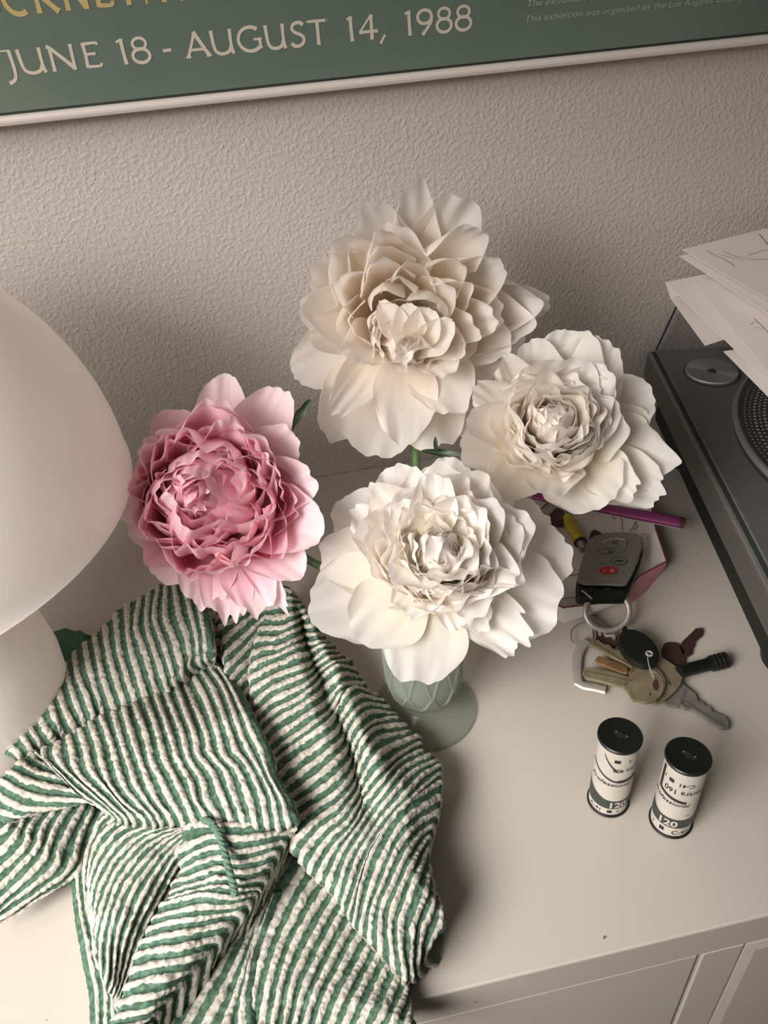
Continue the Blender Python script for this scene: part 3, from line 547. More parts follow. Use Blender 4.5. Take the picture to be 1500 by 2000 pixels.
# ------------------------------------------------------------------ striped garment
gar = thing('striped_garment', tuple(atz(480, 1620, 0)), 'green and white striped seersucker garment lying crumpled on the dresser', 'clothing')
def cv(c, pts):
    ox, oy, k = {'A': (0, 1130, 5.), 'B': (250, 1130, 5.), 'C': (0, 1430, 5.), 'D': (280, 1430, 4.6875), 'E': (140, 1580, 4.16667), 'F': (480, 1150, 5.), 'G': (520, 1400, 4.16667), 'H': (480, 1640, 3.75), 'P': (0, 0, 1.)}[c]
    return [(ox+x/k, oy+y/k) for x, y in pts]
def fold(name, rungs, zf, per=10, m=96, roll=(1, 1), drop=0.02, endroll=(0, 0), amp=0.0014, parent=None):
    """rungs: (stripe number, crop letter, points along that white stripe); zf(t, q) = height above the dresser"""
    S = np.array([r[0] for r in rungs], float); RG = np.array([arcs(cv(r[1], r[2]), m) for r in rungs])   # k,m,2
    s0, s1 = S[0]-0.5, S[-1]+0.5; ns = int((s1-s0)*per)+1; ss = np.linspace(s0, s1, ns)
    # smooth interpolation over s at each column (Catmull on index)
    idx = np.interp(ss, np.r_[s0, S, s1], np.r_[-0.5/max(1e-6, S[1]-S[0]), np.arange(len(S)), len(S)-1+0.5/(S[-1]-S[-2])])
    Q = np.concatenate([2*RG[:1]-RG[1:2], RG, 2*RG[-1:]-RG[-2:-1]])
    i = np.clip(np.floor(idx).astype(int), 0, len(S)-2); f = (idx-i)[:, None, None]
    a, b, c, d = Q[i], Q[i+1], Q[i+2], Q[i+3]
    fl = np.clip(f, 0, 1)
    cm = 0.5*((2*b)+(-a+c)*f+(2*a-5*b+4*c-d)*f*f+(-a+3*b-3*c+d)*f**3)
    lin = b+(c-b)*f
    PX = np.where((f < 0) | (f > 1), lin, cm)
    T = np.linspace(0, 1, m); qs = (ss-s0)/(s1-s0)
    Z = np.array([[zf(t, q) for t in T] for q in qs])
    for y_ in range(ns):
        for x_ in range(m):
            Z[y_, x_] = max(0.0025, Z[y_, x_]+0.0022*noise.noise(Vector((PX[y_, x_, 0]/55, PX[y_, x_, 1]/55, S[-1]))))
    # px -> world at height Z
    dx = (PX[..., 0]-750)/FPX; dy = (PX[..., 1]-1000)/FPX
    F_, R_, U_ = np.array(FW), np.array(RT), np.array(UP)
    DV = F_+dx[..., None]*R_-dy[..., None]*U_
    Wp = np.array(CAM)+DV*((Z-CAM.z)/DV[..., 2])[..., None]
    # rolled edges that dive under
    def ext(Wp, axis, end):
        e = Wp.take(0 if end == 0 else -1, axis=axis); e2 = Wp.take(3 if end == 0 else -4, axis=axis)
        out = e-e2; out[..., 2] = 0; out /= (np.linalg.norm(out, axis=-1, keepdims=True)+1e-9)
        rings = []
        for k_, (o_, dz) in enumerate([(0.0012, 0.0008), (0.0022, 0.0025), (0.0024, 0.005), (0.0012, 0.0085), (-0.002, 0.3), (-0.008, 1.0)]):
            p = e+out*o_; z = e[..., 2]-dz if dz < 0.1 else e[..., 2]-0.0085-(dz*drop)
            p[..., 2] = np.maximum(z, 0.0015); rings.append(p)
        if end == 0: rings = rings[::-1]
        R3 = np.stack(rings, axis=axis)
        return np.concatenate([R3, Wp] if end == 0 else [Wp, R3], axis=axis)
    sv = np.repeat(ss[:, None], m, 1); tv = np.repeat(T[None], ns, 0)
    if roll[0]: Wp = ext(Wp, 1, 0); sv = np.concatenate([sv[:, :1]]*6+[sv], 1); tv = np.concatenate([tv[:, :1]]*6+[tv], 1)
    if roll[1]: Wp = ext(Wp, 1, 1); sv = np.concatenate([sv]+[sv[:, -1:]]*6, 1); tv = np.concatenate([tv]+[tv[:, -1:]]*6, 1)
    if endroll[0]: Wp = ext(Wp, 0, 0); sv = np.concatenate([sv[:1]-0.1*(6-j) for j in range(6)]+[sv], 0); tv = np.concatenate([tv[:1]]*6+[tv], 0)
    if endroll[1]: Wp = ext(Wp, 0, 1); sv = np.concatenate([sv]+[sv[-1:]+0.1*(j+1) for j in range(6)], 0); tv = np.concatenate([tv]+[tv[-1:]]*6, 0)
    ns_, m_ = Wp.shape[:2]
    # normals and pucker displacement
    du = np.gradient(Wp, axis=1); dv = np.gradient(Wp, axis=0); Nn = np.cross(du, dv); Nn /= np.linalg.norm(Nn, axis=-1, keepdims=True)+1e-12
    Nn *= np.where((Nn*np.array([0, 0, 1.])).sum(-1, keepdims=True).mean() < 0, -1, 1)
    h = np.zeros((ns_, m_))
    for y in range(ns_):
        for x in range(m_):
            w = Wp[y, x]; p = Vector((w[0]*210, w[1]*210, w[2]*210))
            n1 = noise.noise(p); n2 = noise.noise(p*2.3+Vector((9, 2, 4)))
            c_ = 0.5+0.5*math.cos(2*math.pi*(sv[y, x]+0.08*n1))
            h[y, x] = amp*(1.35*c_**0.75*(1+0.35*n2)+0.30*n1+0.18*n2)
    Wp = Wp+Nn*h[..., None]; Wp[..., 2] = np.maximum(Wp[..., 2], 0.0008)
    vs = Wp.reshape(-1, 3); uvs = np.stack([sv, tv], -1).reshape(-1, 2)
    ii = np.arange(ns_*m_).reshape(ns_, m_)
    fs = np.stack([ii[:-1, :-1], ii[:-1, 1:], ii[1:, 1:], ii[1:, :-1]], -1).reshape(-1, 4).tolist()
    org = np.array(gar.location); me = bpy.data.meshes.new(name); me.from_pydata((vs-org).tolist(), [], fs)
    l = me.uv_layers.new(name='UVMap'); vi = np.zeros(len(me.loops), dtype=np.int32); me.loops.foreach_get('vertex_index', vi)
    l.data.foreach_set('uv', uvs.astype(np.float32)[vi].ravel()); me.polygons.foreach_set('use_smooth', [True]*len(me.polygons))
    me.materials.append(M['stripe']); me.update(); o = bpy.data.objects.new(name, me); link(o, gar)
    return o
sn = lambda x: math.sin(math.pi*max(0, min(1, x)))
bump = lambda x, c, w: math.exp(-((x-c)/w)**2)
P1 = [(0,'A',[(75,1620),(130,1680),(190,1730),(230,1800)]), (1,'A',[(185,1480),(250,1590),(300,1680),(340,1760)]), (2,'A',[(265,1370),(320,1500),(410,1640),(450,1700)]), (3,'A',[(345,1240),(420,1430),(540,1600),(580,1660)]),
 (4,'A',[(450,1060),(500,1250),(600,1530),(640,1600)]), (5,'A',[(545,950),(620,1250),(740,1480),(780,1540)]), (6,'A',[(635,850),(720,1150),(820,1420),(860,1480)]), (7,'A',[(730,730),(760,950),(850,1160),(920,1400),(940,1460)]),
 (8,'A',[(830,640),(870,850),(930,1080),(1000,1320),(1020,1380)]), (9,'A',[(925,560),(980,850),(1040,1080),(1120,1280),(1150,1340)]), (10,'A',[(1025,470),(1080,800),(1160,1060),(1220,1240),(1250,1300)]),
 (11,'A',[(1130,345),(1170,700),(1240,960),(1320,1190),(1350,1260)]), (12,'A',[(1240,260),(1270,640),(1340,900),(1420,1150),(1450,1220)]), (13,'B',[(120,195),(80,480),(140,650),(210,880),(250,1060),(280,1120)]),
 (14,'B',[(205,140),(190,450),(240,650),(310,850),(350,990),(370,1050)]), (15,'B',[(300,80),(265,380),(350,650),(425,900),(440,960)]), (16,'B',[(370,60),(370,400),(450,600),(510,820),(520,880)]), (17,'B',[(450,50),(500,350),(570,550),(600,730),(600,790)]),
 (18,'B',[(540,60),(620,350),(670,550),(685,700),(690,740)]), (19,'B',[(640,80),(710,350),(755,600),(760,690),(762,720)])]
fold('striped_fold', P1, lambda t, q: 0.016+0.024*sn(0.08+0.84*t)**0.7 + 0.004*q - 0.006*t + 0.020*t*max(0, (q-0.5)/0.5), roll=(1, 1), endroll=(0, 1))
P2 = [(1,'C',[(330,205),(400,250),(490,340),(640,490),(850,645),(1000,720)]), (2,'C',[(440,165),(430,250),(600,420),(760,570),(960,700),(1060,760)]), (3,'C',[(570,110),(560,230),(650,380),(900,600),(1130,785)]),
 (4,'C',[(670,45),(710,200),(760,400),(960,600),(1200,805)]), (5,'C',[(780,-15),(850,200),(900,380),(1050,570),(1270,800)]), (6,'C',[(885,-90),(960,130),(1000,330),(1080,530),(1200,680),(1380,818)]), (7,'C',[(990,-145),(1090,120),(1150,350),(1230,550),(1350,700),(1470,820)]),
 (8,'C',[(1110,-185),(1200,130),(1270,330),(1330,520),(1440,680),(1540,815)]), (9,'P',[(242,1384),(262,1450),(278,1496),(293,1537),(308,1567),(328,1592)]), (10,'P',[(262,1375),(286,1440),(298,1490),(318,1530),(332,1562),(352,1592)]),
 (11,'P',[(284,1364),(308,1430),(325,1490),(350,1537),(374,1590)]), (12,'P',[(302,1354),(331,1430),(348,1485),(374,1532),(380,1558),(398,1589)]), (13,'P',[(320,1346),(355,1430),(370,1483),(395,1524),(404,1566),(422,1589)]),
 (14,'P',[(340,1334),(378,1430),(387,1473),(412,1505),(434,1554),(448,1590)]), (15,'P',[(358,1330),(402,1430),(412,1473),(442,1509),(455,1549),(472,1593)]), (16,'P',[(368,1305),(400,1360),(425,1430),(436,1473),(463,1503),(483,1549),(496,1598)]),
 (17,'P',[(380,1292),(418,1350),(448,1430),(461,1468),(483,1494),(510,1549),(520,1598)]), (18,'P',[(394,1284),(438,1345),(470,1430),(489,1473),(508,1505),(532,1558),(541,1600)]), (19,'P',[(408,1280),(450,1340),(492,1430),(510,1468),(525,1511),(551,1562),(560,1594)])]
fold('striped_fold', P2, lambda t, q: 0.042+0.022*t**0.8*(0.5+0.5*q)+0.005*sn(t)-0.004*(1-q)-0.030*min(1, max(0, (q-0.45)/0.35))*max(0, 1-t/0.38), roll=(1, 1), endroll=(0, 1), drop=0.012)
P3 = [(0,'C',[(310,215),(360,290),(480,360),(520,380)]), (1,'C',[(190,300),(330,385),(480,430),(640,470)]), (2,'C',[(95,395),(280,490),(450,530),(740,590)]), (3,'C',[(10,480),(200,590),(350,640),(550,660),(870,670)]),
 (4,'C',[(-60,580),(100,690),(250,745),(500,735),(700,700)]), (5,'C',[(-80,720),(50,790),(180,810),(330,775),(450,740)])]
fold('striped_fold', P3, lambda t, q: 0.038+0.008*sn(q)-0.004*t, roll=(1, 0), endroll=(0, 1), m=40, drop=0.012)
P4 = [(0,'C',[(40,820),(-30,900),(-80,950)]), (1,'C',[(150,815),(60,940),(-80,1040)]), (2,'C',[(260,790),(170,980),(60,1130),(-80,1240)]), (3,'C',[(420,760),(280,960),(260,1090),(120,1260),(-80,1400)]), (4,'C',[(560,730),(420,950),(370,1120),(200,1310),(-60,1580)]),
 (5,'C',[(700,700),(560,900),(480,1080),(420,1250),(250,1430),(-60,1720)]), (6,'C',[(820,700),(680,950),(590,1130),(540,1320),(380,1460),(100,1660),(-60,1780)]), (7,'C',[(900,760),(770,1050),(720,1250),(600,1410),(450,1510),(150,1720),(-60,1840)]), (8,'C',[(900,1000),(800,1200),(760,1350),(600,1480),(400,1600),(150,1760),(-60,1870)])]
fold('striped_fold', P4, lambda t, q: 0.010+0.020*(1-q**2.2)+0.004*sn(t), roll=(0, 0), endroll=(0, 0), drop=0.01)
P5b = [(0,'E',[(960,62),(620,66),(400,90),(290,180),(200,300),(160,450),(148,600),(155,800),(180,960)]), (1.5,'E',[(1000,90),(700,110),(440,190),(300,330),(220,460),(170,640),(175,850),(192,1050)]), (3,'E',[(1030,120),(780,145),(560,230),(400,370),(290,540),(215,740),(195,950),(200,1150)]),
 (4.5,'E',[(1060,150),(850,180),(620,280),(460,450),(350,620),(280,820),(230,1020),(225,1250)]), (6,'E',[(1090,170),(900,200),(720,310),(540,500),(430,670),(360,850),(310,1080),(285,1350)]),
 (7.5,'E',[(1110,190),(930,230),(760,380),(620,560),(530,710),(450,900),(380,1130),(330,1430)]), (9,'E',[(1120,215),(960,280),(810,430),(710,590),(620,760),(530,930),(460,1150),(370,1500)]), (10,'E',[(1120,250),(990,310),(860,440),(770,600),(680,770),(590,950),(520,1150),(385,1560)]), (11,'E',[(1120,280),(1000,350),(900,450),(820,620),(730,780),(640,960),(560,1170),(400,1600)])]
fold('striped_fold', P5b, lambda t, q: 0.020+0.026*sn(0.12+0.7*q)**0.8-0.014*max(0, t-0.5)+0.004*math.sin(9*q+4*t), roll=(1, 1), endroll=(1, 0), drop=0.02)
P5a = [(0,'P',[(372,1606),(410,1612),(442,1614),(500,1609),(562,1602)]), (1,'D',[(330,1090),(480,1015),(650,960),(850,985),(1050,960),(1310,915)]), (2,'D',[(380,1170),(500,1100),(680,1050),(850,1095),(1050,1065),(1240,1015)]), (3,'D',[(390,1270),(520,1200),(700,1150),(860,1190),(1050,1160),(1180,1110)]),
 (4,'D',[(310,1370),(500,1310),(700,1250),(880,1290),(1040,1270),(1120,1220)]), (5,'D',[(295,1450),(480,1400),(700,1345),(890,1390),(1060,1340)]), (6,'D',[(270,1520),(460,1470),(680,1420),(860,1450),(1010,1430)]), (7,'E',[(760,780),(900,740),(1100,700),(1300,720),(1460,690)]),
 (8,'E',[(700,880),(860,840),(1050,800),(1250,790),(1400,760)]), (9,'E',[(650,980),(760,940),(1000,895),(1200,860),(1330,840)]), (10,'E',[(600,1080),(750,1040),(1000,1000),(1240,940)]), (11,'E',[(550,1190),(700,1155),(900,1130),(1150,1060)]), (12,'E',[(515,1320),(700,1270),(900,1240),(1080,1170)]),
 (13,'E',[(470,1450),(620,1405),(800,1370),(960,1300)]), (14,'E',[(420,1580),(560,1545),(700,1510),(850,1430)]), (15,'E',[(370,1700),(500,1670),(620,1635),(740,1560)]), (16,'E',[(330,1800),(450,1780),(560,1740),(650,1670)]), (17,'E',[(290,1900),(400,1890),(500,1850),(590,1780)]), (18,'E',[(250,2000),(350,1990),(450,1960),(530,1890)])]
fold('striped_fold', P5a, lambda t, q: 0.046+0.010*sn(0.1+0.8*t)**0.8-0.012*q+0.003*math.sin(20*q)*t*(1-t)*3, roll=(1, 1), endroll=(0, 0), drop=0.02)
P5c = [(0,'E',[(190,0),(95,200),(50,400),(55,600),(85,850),(130,1080),(185,1350),(212,1500),(225,1900)]), (1,'E',[(280,0),(190,200),(120,400),(110,600),(135,800),(190,1050),(240,1250),(285,1500),(290,1900)]), (2,'E',[(350,10),(260,200),(190,380),(165,600),(175,800),(230,1100),(300,1350),(345,1600),(350,1900)]), (3,'E',[(420,30),(330,200),(260,400),(240,600),(240,800),(300,1100),(370,1400),(410,1650),(420,1900)])]
fold('striped_hem', P5c, lambda t, q: 0.014+0.006*q, roll=(0, 0), endroll=(1, 0), drop=0.012, m=120)
P6b = [(0,'E',[(1330,840),(1180,1030),(1000,1250),(820,1480),(650,1700),(560,1850)]), (1,'E',[(1420,820),(1270,1050),(1100,1300),(930,1530),(790,1750),(730,1880)]), (2,'E',[(1500,760),(1370,1000),(1220,1270),(1080,1510),(950,1750),(890,1880)]),
 (3,'E',[(1560,760),(1450,1040),(1330,1300),(1200,1560),(1100,1750),(1040,1880)]), (4,'E',[(1610,740),(1510,1000),(1430,1250),(1340,1510),(1260,1750),(1210,1880)]), (5,'E',[(1650,700),(1560,950),(1480,1180),(1430,1400),(1395,1600),(1385,1880)])]
fold('striped_fold', P6b, lambda t, q: 0.008+0.008*q+0.009*t, roll=(0, 0), endroll=(0, 1), drop=0.012)
P6 = [(0,'H',[(250,60),(140,250),(60,520),(10,750),(-30,1000),(-90,1450)]), (1,'H',[(340,120),(210,300),(125,520),(70,750),(20,1050),(-40,1450)]), (2,'H',[(440,190),(310,420),(200,650),(130,850),(80,1050),(0,1450)]), (3,'H',[(530,270),(420,430),(310,650),(230,850),(175,1050),(100,1450)]),
 (4,'H',[(600,350),(500,510),(400,690),(320,860),(265,1040),(180,1450)]), (5,'H',[(670,420),(570,590),(480,750),(410,900),(350,1050),(265,1450)]), (6,'H',[(735,480),(640,650),(560,810),(480,980),(420,1120),(335,1450)]), (7,'H',[(810,550),(720,710),(640,860),(560,1020),(490,1180),(410,1450)]),
 (8,'H',[(880,625),(800,760),(720,910),(640,1070),(570,1220),(500,1450)]), (9,'H',[(945,700),(870,850),(790,1000),(700,1170),(590,1450)]), (10,'H',[(1010,775),(935,920),(860,1070),(780,1230),(700,1450)]), (11,'H',[(1080,850),(1010,990),(950,1130),(880,1270),(810,1450)]),
 (12,'H',[(1150,930),(1080,1090),(1030,1220),(920,1450)]), (13,'H',[(1180,1040),(1150,1180),(1095,1290),(1030,1450)]), (14,'H',[(1190,1180),(1195,1280),(1180,1380),(1160,1450)])]
fold('striped_fold', P6, lambda t, q: 0.008+0.016*sn(0.1+0.5*q)*(0.2+0.8*min(1, t*1.6))+0.003*math.sin(7*q), roll=(0, 1), endroll=(0, 1), drop=0.012)
pp7 = lambda s: s
P7 = [(0,'F',[(260,20),(340,10),(430,30),(480,70)]), (1,'F',[(250,110),(340,90),(440,100),(510,120)]), (2,'F',[(220,190),(340,170),(450,160),(540,170)]), (3,'F',[(190,290),(350,285),(450,255),(590,210)]), (4,'F',[(155,390),(340,390),(450,345),(560,280),(640,290)]),
 (5,'F',[(125,500),(290,490),(420,440),(560,370),(690,380)]), (6,'F',[(90,630),(200,590),(340,580),(450,520),(600,450),(740,460)]), (7,'F',[(75,750),(200,690),(330,650),(440,590),(600,540),(790,520)]), (8,'F',[(78,860),(250,770),(380,720),(490,660),(620,640),(710,570),(840,560)]),
 (9,'F',[(90,980),(250,880),(400,820),(580,760),(680,690),(770,620),(880,620)]), (10,'F',[(110,1100),(260,980),(420,910),(590,840),(690,760),(800,680),(930,660)]), (11,'F',[(130,1220),(260,1100),(420,1020),(580,950),(690,840),(820,740),(1000,700)]), (12,'F',[(150,1330),(290,1190),(450,1120),(600,1020),(750,870),(890,760),(1050,790)]),
 (13,'F',[(160,1450),(290,1310),(450,1210),(620,1100),(790,960),(950,840),(1090,870)]), (14,'F',[(180,1580),(310,1440),(480,1330),(640,1220),(820,1090),(950,940),(1130,930)]), (15,'F',[(205,1690),(370,1530),(540,1410),(720,1280),(850,1170),(950,1020),(1190,1000)]),
 (16,'P',[(528,1505),(555,1475),(605,1438),(645,1410),(664,1376),(690,1345),(730,1358)]), (17,'P',[(538,1525),(568,1497),(618,1460),(655,1430),(674,1394),(700,1362),(742,1368)]), (18,'P',[(546,1545),(580,1518),(632,1478),(666,1445),(682,1408),(710,1378),(752,1382)]),
 (19,'P',[(556,1567),(592,1540),(640,1502),(674,1466),(690,1425),(718,1393),(765,1394)]), (20,'G',[(180,770),(380,640),(580,490),(690,330),(745,180),(850,60),(1040,10)]), (21,'G',[(190,900),(390,750),(600,600),(715,420),(770,250),(860,110),(1110,70)]), (22,'G',[(235,1020),(400,860),(600,710),(735,510),(800,340),(900,190),(1140,130)]),
 (23,'G',[(305,1110),(440,940),(620,800),(755,590),(830,430),(960,280),(1220,165)]), (24,'G',[(375,1190),(500,1010),(670,850),(775,660),(870,510),(1010,360),(1230,220)]), (25,'G',[(445,1260),(560,1060),(710,890),(810,700),(920,550),(1070,380),(1250,280)]),
 (26,'G',[(520,1330),(620,1090),(760,890),(860,750),(980,580),(1130,420),(1320,320)]), (27,'G',[(590,1410),(680,1140),(800,950),(920,780),(1050,600),(1200,450),(1370,370)]), (28,'G',[(640,1500),(735,1190),(850,980),(980,800),(1120,640),(1270,480),(1395,400)]),
 (29,'G',[(690,1560),(790,1240),(890,1020),(1030,820),(1170,670),(1290,560),(1395,470)]), (30,'P',[(695,1790),(706,1728),(724,1672),(750,1622),(783,1580),(812,1556),(855,1530)]), (31,'P',[(708,1804),(718,1760),(733,1715),(755,1662),(780,1618),(808,1588),(853,1560)]),
 (32,'P',[(724,1820),(729,1775),(745,1732),(766,1680),(787,1640),(813,1610),(848,1588)]), (33,'P',[(744,1840),(743,1800),(752,1760),(772,1715),(790,1675),(812,1638),(840,1614)]), (34,'P',[(768,1866),(763,1827),(764,1789),(777,1752),(797,1705),(816,1662),(834,1636)]),
 (35,'P',[(790,1890),(782,1845),(784,1800),(795,1765),(811,1722),(824,1685),(832,1662)]), (36,'P',[(802,1888),(803,1835),(808,1800),(818,1775),(829,1745),(834,1715),(836,1695)]), (37,'P',[(814,1878),(820,1835),(826,1808),(836,1790),(844,1765),(844,1742),(842,1725)]), (38,'P',[(830,1860),(840,1838),(850,1820),(858,1805),(860,1785),(857,1768),(850,1752)])]
def z7(t, q):
    z = 0.036+0.012*sn(0.15+0.5*t)
    tc_ = 0.83-0.48*q; g_ = min(1, max(0, (0.75-q)/0.2))*min(1, max(0, (q-0.05)/0.1))
    z += g_*(-0.017*bump(t, tc_, 0.085)+0.010*bump(t, tc_+0.17, 0.09))
    z -= 0.022*max(0, t-0.75)/0.25*(0.4+0.6*(1-abs(2*q-1))); z -= 0.012*max(0, q-0.92)/0.08
    return z
fold('striped_fold', P7, z7, per=10, m=110, roll=(1, 1), endroll=(1, 0), drop=0.03)
P8 = [(-1,'B',[(880,380),(980,330),(1080,270),(1200,180)]), (0,'B',[(905,480),(1000,430),(1110,360),(1230,280)]), (1,'B',[(935,610),(1030,520),(1170,410),(1340,290)]), (2,'B',[(955,740),(1070,640),(1190,530),(1350,370)]), (3,'B',[(980,860),(1070,780),(1170,670),(1330,480)]),
 (4,'B',[(1010,990),(1090,890),(1190,800),(1300,670)]), (5,'B',[(1050,1080),(1130,990),(1220,900),(1300,810)]), (6,'B',[(1100,1170),(1170,1100),(1240,1030),(1320,940)]), (7,'B',[(1150,1280),(1200,1230),(1260,1170),(1330,1100)]), (8,'B',[(1210,1390),(1260,1350),(1300,1300),(1350,1240)])]
fold('striped_fold', P8, lambda t, q: 0.032-0.006*t, roll=(1, 0), endroll=(0, 0), m=36, drop=0.012)
P0 = [(0,'P',[(330,1215),(420,1200),(480,1190)]), (3,'P',[(230,1300),(400,1290),(520,1260)]), (8,'P',[(180,1400),(400,1400),(600,1380)]), (13,'P',[(120,1500),(400,1500),(700,1500)]), (18,'P',[(200,1600),(450,1600),(760,1600)]), (23,'P',[(230,1700),(450,1700),(770,1700)]), (28,'P',[(260,1800),(500,1800),(740,1800)])]
fold('striped_fold', P0, lambda t, q: 0.003, per=3, m=40, roll=(0, 0), amp=0.0006)
# plain green lining showing behind the lamp
L_ = [(96, 1232), (128, 1229), (142, 1233), (156, 1227), (168, 1237), (186, 1240), (170, 1275), (130, 1320), (95, 1345), (86, 1342)]
mb = MB(); top_ = [atz(x, y, 0.010+0.002*math.sin(i*2.1)) for i, (x, y) in enumerate(L_)]; mb.prism(top_, (0.001, -0.001, -0.0085)); mb.build('lining', M['lining'], gar, bevel=0.002)
gar.children[-1]['label'] = 'plain dark green lining'
# drawstring cord
zz = 0.0615
cp_ = [tuple(atz(x, y, z)) for (x, y), z in zip(cv('D', [(500,760),(555,800),(620,835),(670,900),(715,1010),(755,1150),(795,1300),(830,1440),(835,1490)]), [0.05, 0.056, zz+.002, zz+.001, zz, zz, zz, zz-.001, zz-.002])]
path = [Vector(p) for p in catmull(cp_, 60)]
mb = MB(); mb.tube(path, 0.0017, 8)
for s in (0, 1, 2):   # three strands laid round the core
    pt2 = []
    for i, p in enumerate(path):
        t = (path[min(i+1, 59)]-path[max(i-1, 0)]).normalized(); a = t.cross(Vector((0, 0, 1))).normalized(); b = a.cross(t)
        q = i*0.75+s*2.094; pt2.append(p+(a*math.cos(q)+b*math.sin(q))*0.0011)
    mb.tube(pt2, 0.0011, 6)
mb.build('drawstring', M['cord'], gar, True)

# ------------------------------------------------------------------ turntable, its dust cover, and papers
E0 = atz(1266, 690, 0.088); E1_ = atz(1392, 940, 0.088)
dY = Vector((E0-E1_)); dY.z = 0; dY.normalize(); dX = Vector((dY.y, -dY.x, 0))     # dY towards the wall, dX to the right
CORN = E0 + dY*0.004                                              # back left corner of the top trim
def tp(a, b, z): p = CORN + dX*a - dY*b; return Vector((p.x, p.y, z))        # a right, b towards the viewer
TW, TD = 0.43, 0.35
rotb = lambda lo, hi: [tp(lo[0], lo[1], lo[2]), tp(hi[0], lo[1], lo[2]), tp(hi[0], hi[1], lo[2]), tp(lo[0], hi[1], lo[2])]
def tbox(mb, lo, hi): return mb.prism(rotb(lo, hi), (0, 0, hi[2]-lo[2]))
tt = thing('turntable', tuple(tp(TW/2, TD/2, 0)), 'black and grey record turntable with smoked lid at the right edge', 'turntable')
tbox(MB(), (0.012, 0.014, 0.022), (TW-0.012, TD-0.012, 0.062)).build('lower_body', M['black_body'], tt, bevel=0.003)
tbox(MB(), (0.0, 0.0, 0.062), (TW, TD, 0.086)).build('side_trim', M['trim'], tt, bevel=0.001)
tbox(MB(), (0.0005, 0.0005, 0.086), (TW-0.0005, TD-0.0005, 0.088)).build('bright_edge', M['trim2'], tt, bevel=0.0006)
tbox(MB(), (0.007, 0.004, 0.088), (TW-0.007, TD-0.006, 0.0905)).build('deck', M['plinth'], tt, bevel=0.0006)
mb = MB(); tbox(mb, (0.0035, 0.002, 0.0878), (0.0072, TD-0.002, 0.0885)); mb.build('deck_gap', M['gasket'], tt)
for a, b in ((0.045, 0.06), (TW-0.05, 0.06), (0.045, TD-0.05), (TW-0.05, TD-0.05)):
    MB().lathe([(0.021, 0.0), (0.024, 0.002), (0.024, 0.012), (0.020, 0.015), (0.019, 0.0225)], tp(a, b, 0), 32).build('foot', M['black_plastic'], tt, True)
MB().lathe([(0.0165, 0.0904), (0.0240, 0.0905), (0.0242, 0.0912), (0.0232, 0.0914), (0.0170, 0.0912)], Vector((0, 0, 0))+Vector((atz(1390, 728, .091).x, atz(1390, 728, .091).y, 0)), 64).build('adapter_well', M['gasket'], tt, True)
dc = atz(1390, 727, .0925)
mb = MB(); mb.lathe([(0.0038, 0.0915), (0.0218, 0.0915), (0.0222, 0.0935), (0.0215, 0.0945), (0.0045, 0.0942), (0.0038, 0.0935)], Vector((dc.x, dc.y, 0)), 72); ad = mb.build('adapter_disc', M['disc'], tt, True); ad['label'] = 'spun metal single-record adapter'
MB().lathe([(0.0036, 0.0915), (0.0036, 0.09435), (0.0001, 0.09437)], Vector((dc.x, dc.y, 0)), 24).build('adapter_hole', M['gasket'], tt, True)
# platter: leftmost visible point at (1453,865)
pl = atz(1453, 868, .100); PR = 0.160; pc = pl + dX*PR
pc = Vector((pc.x, pc.y, 0))
plat = MB().lathe([(PR-0.006, 0.0905), (PR-0.001, 0.0925), (PR, 0.0945), (PR-0.0012, 0.1005), (PR-0.0035, 0.1012), (PR-0.006, 0.1006), (PR-0.02, 0.1002), (0.004, 0.1002), (0.0038, 0.112), (0.0001, 0.1125)], pc, 180).build('platter', M['platter'], tt, True)
k = MB(); k.lathe([(PR-0.0004, 0.0965), (PR+0.0008, 0.0985), (PR-0.0008, 0.1014), (PR-0.0028, 0.1016), (PR-0.003, 0.100)], pc, 180); k.build('platter_rim', M['rim'], tt, True)
k = MB()
for row, (rr, n, sz) in enumerate([(PR-0.0080, 210, .00125), (PR-0.0118, 200, .0009), (PR-0.0155, 190, .00125), (PR-0.0192, 180, .0009), (PR-0.0230, 175, .0013), (PR-0.0268, 170, .0009), (PR-0.031, 165, .0013)]):
    for i in range(n):
        a = 2*math.pi*(i+(row % 2)*0.5)/n; c = pc+Vector((rr*math.cos(a), rr*math.sin(a), 0.1003))
        k.add([c+Vector((sz*math.cos(a+q), sz*math.sin(a+q), 0)) for q in (0, 1.05, 2.1, 3.14, 4.19, 5.24)]+[c+Vector((0, 0, 0.0006))], [(j, (j+1) % 6, 6) for j in range(6)])
o = k.build('strobe_dots', M['dot'], tt, True); o['kind'] = 'stuff'
# dust cover: open-bottomed box of acrylic
LIDZ = 0.1545
lid = thing('dust_cover', tuple(tp(TW/2, TD/2, 0.0907)), 'clear smoked acrylic dust cover closed over the turntable, papers on top', 'lid')
th = 0.003; TA = 0.0185                     # the side panes rake inwards by TA
MB().prism([tp(.007, .004, .0907), tp(.007, TD-.03, .0907), tp(.007+TA, TD-.036, LIDZ), tp(.007+TA, .004, LIDZ)], dX*th).build('side_pane', M['acrylic'], lid)
MB().prism([tp(TW-.012, .004, .0907), tp(TW-.012, TD-.03, .0907), tp(TW-.012-TA, TD-.036, LIDZ), tp(TW-.012-TA, .004, LIDZ)], dX*th).build('side_pane', M['acrylic'], lid)
MB().prism([tp(.011, .004, .0907), tp(TW-.012, .004, .0907), tp(TW-.012-TA, .004, LIDZ), tp(.011+TA, .004, LIDZ)], -dY*th).build('back_pane', M['acrylic'], lid)
MB().prism([tp(.011, TD-.033, .0907), tp(TW-.012, TD-.033, .0907), tp(TW-.012-TA, TD-.039, LIDZ), tp(.011+TA, TD-.039, LIDZ)], -dY*th).build('front_pane', M['acrylic'], lid)
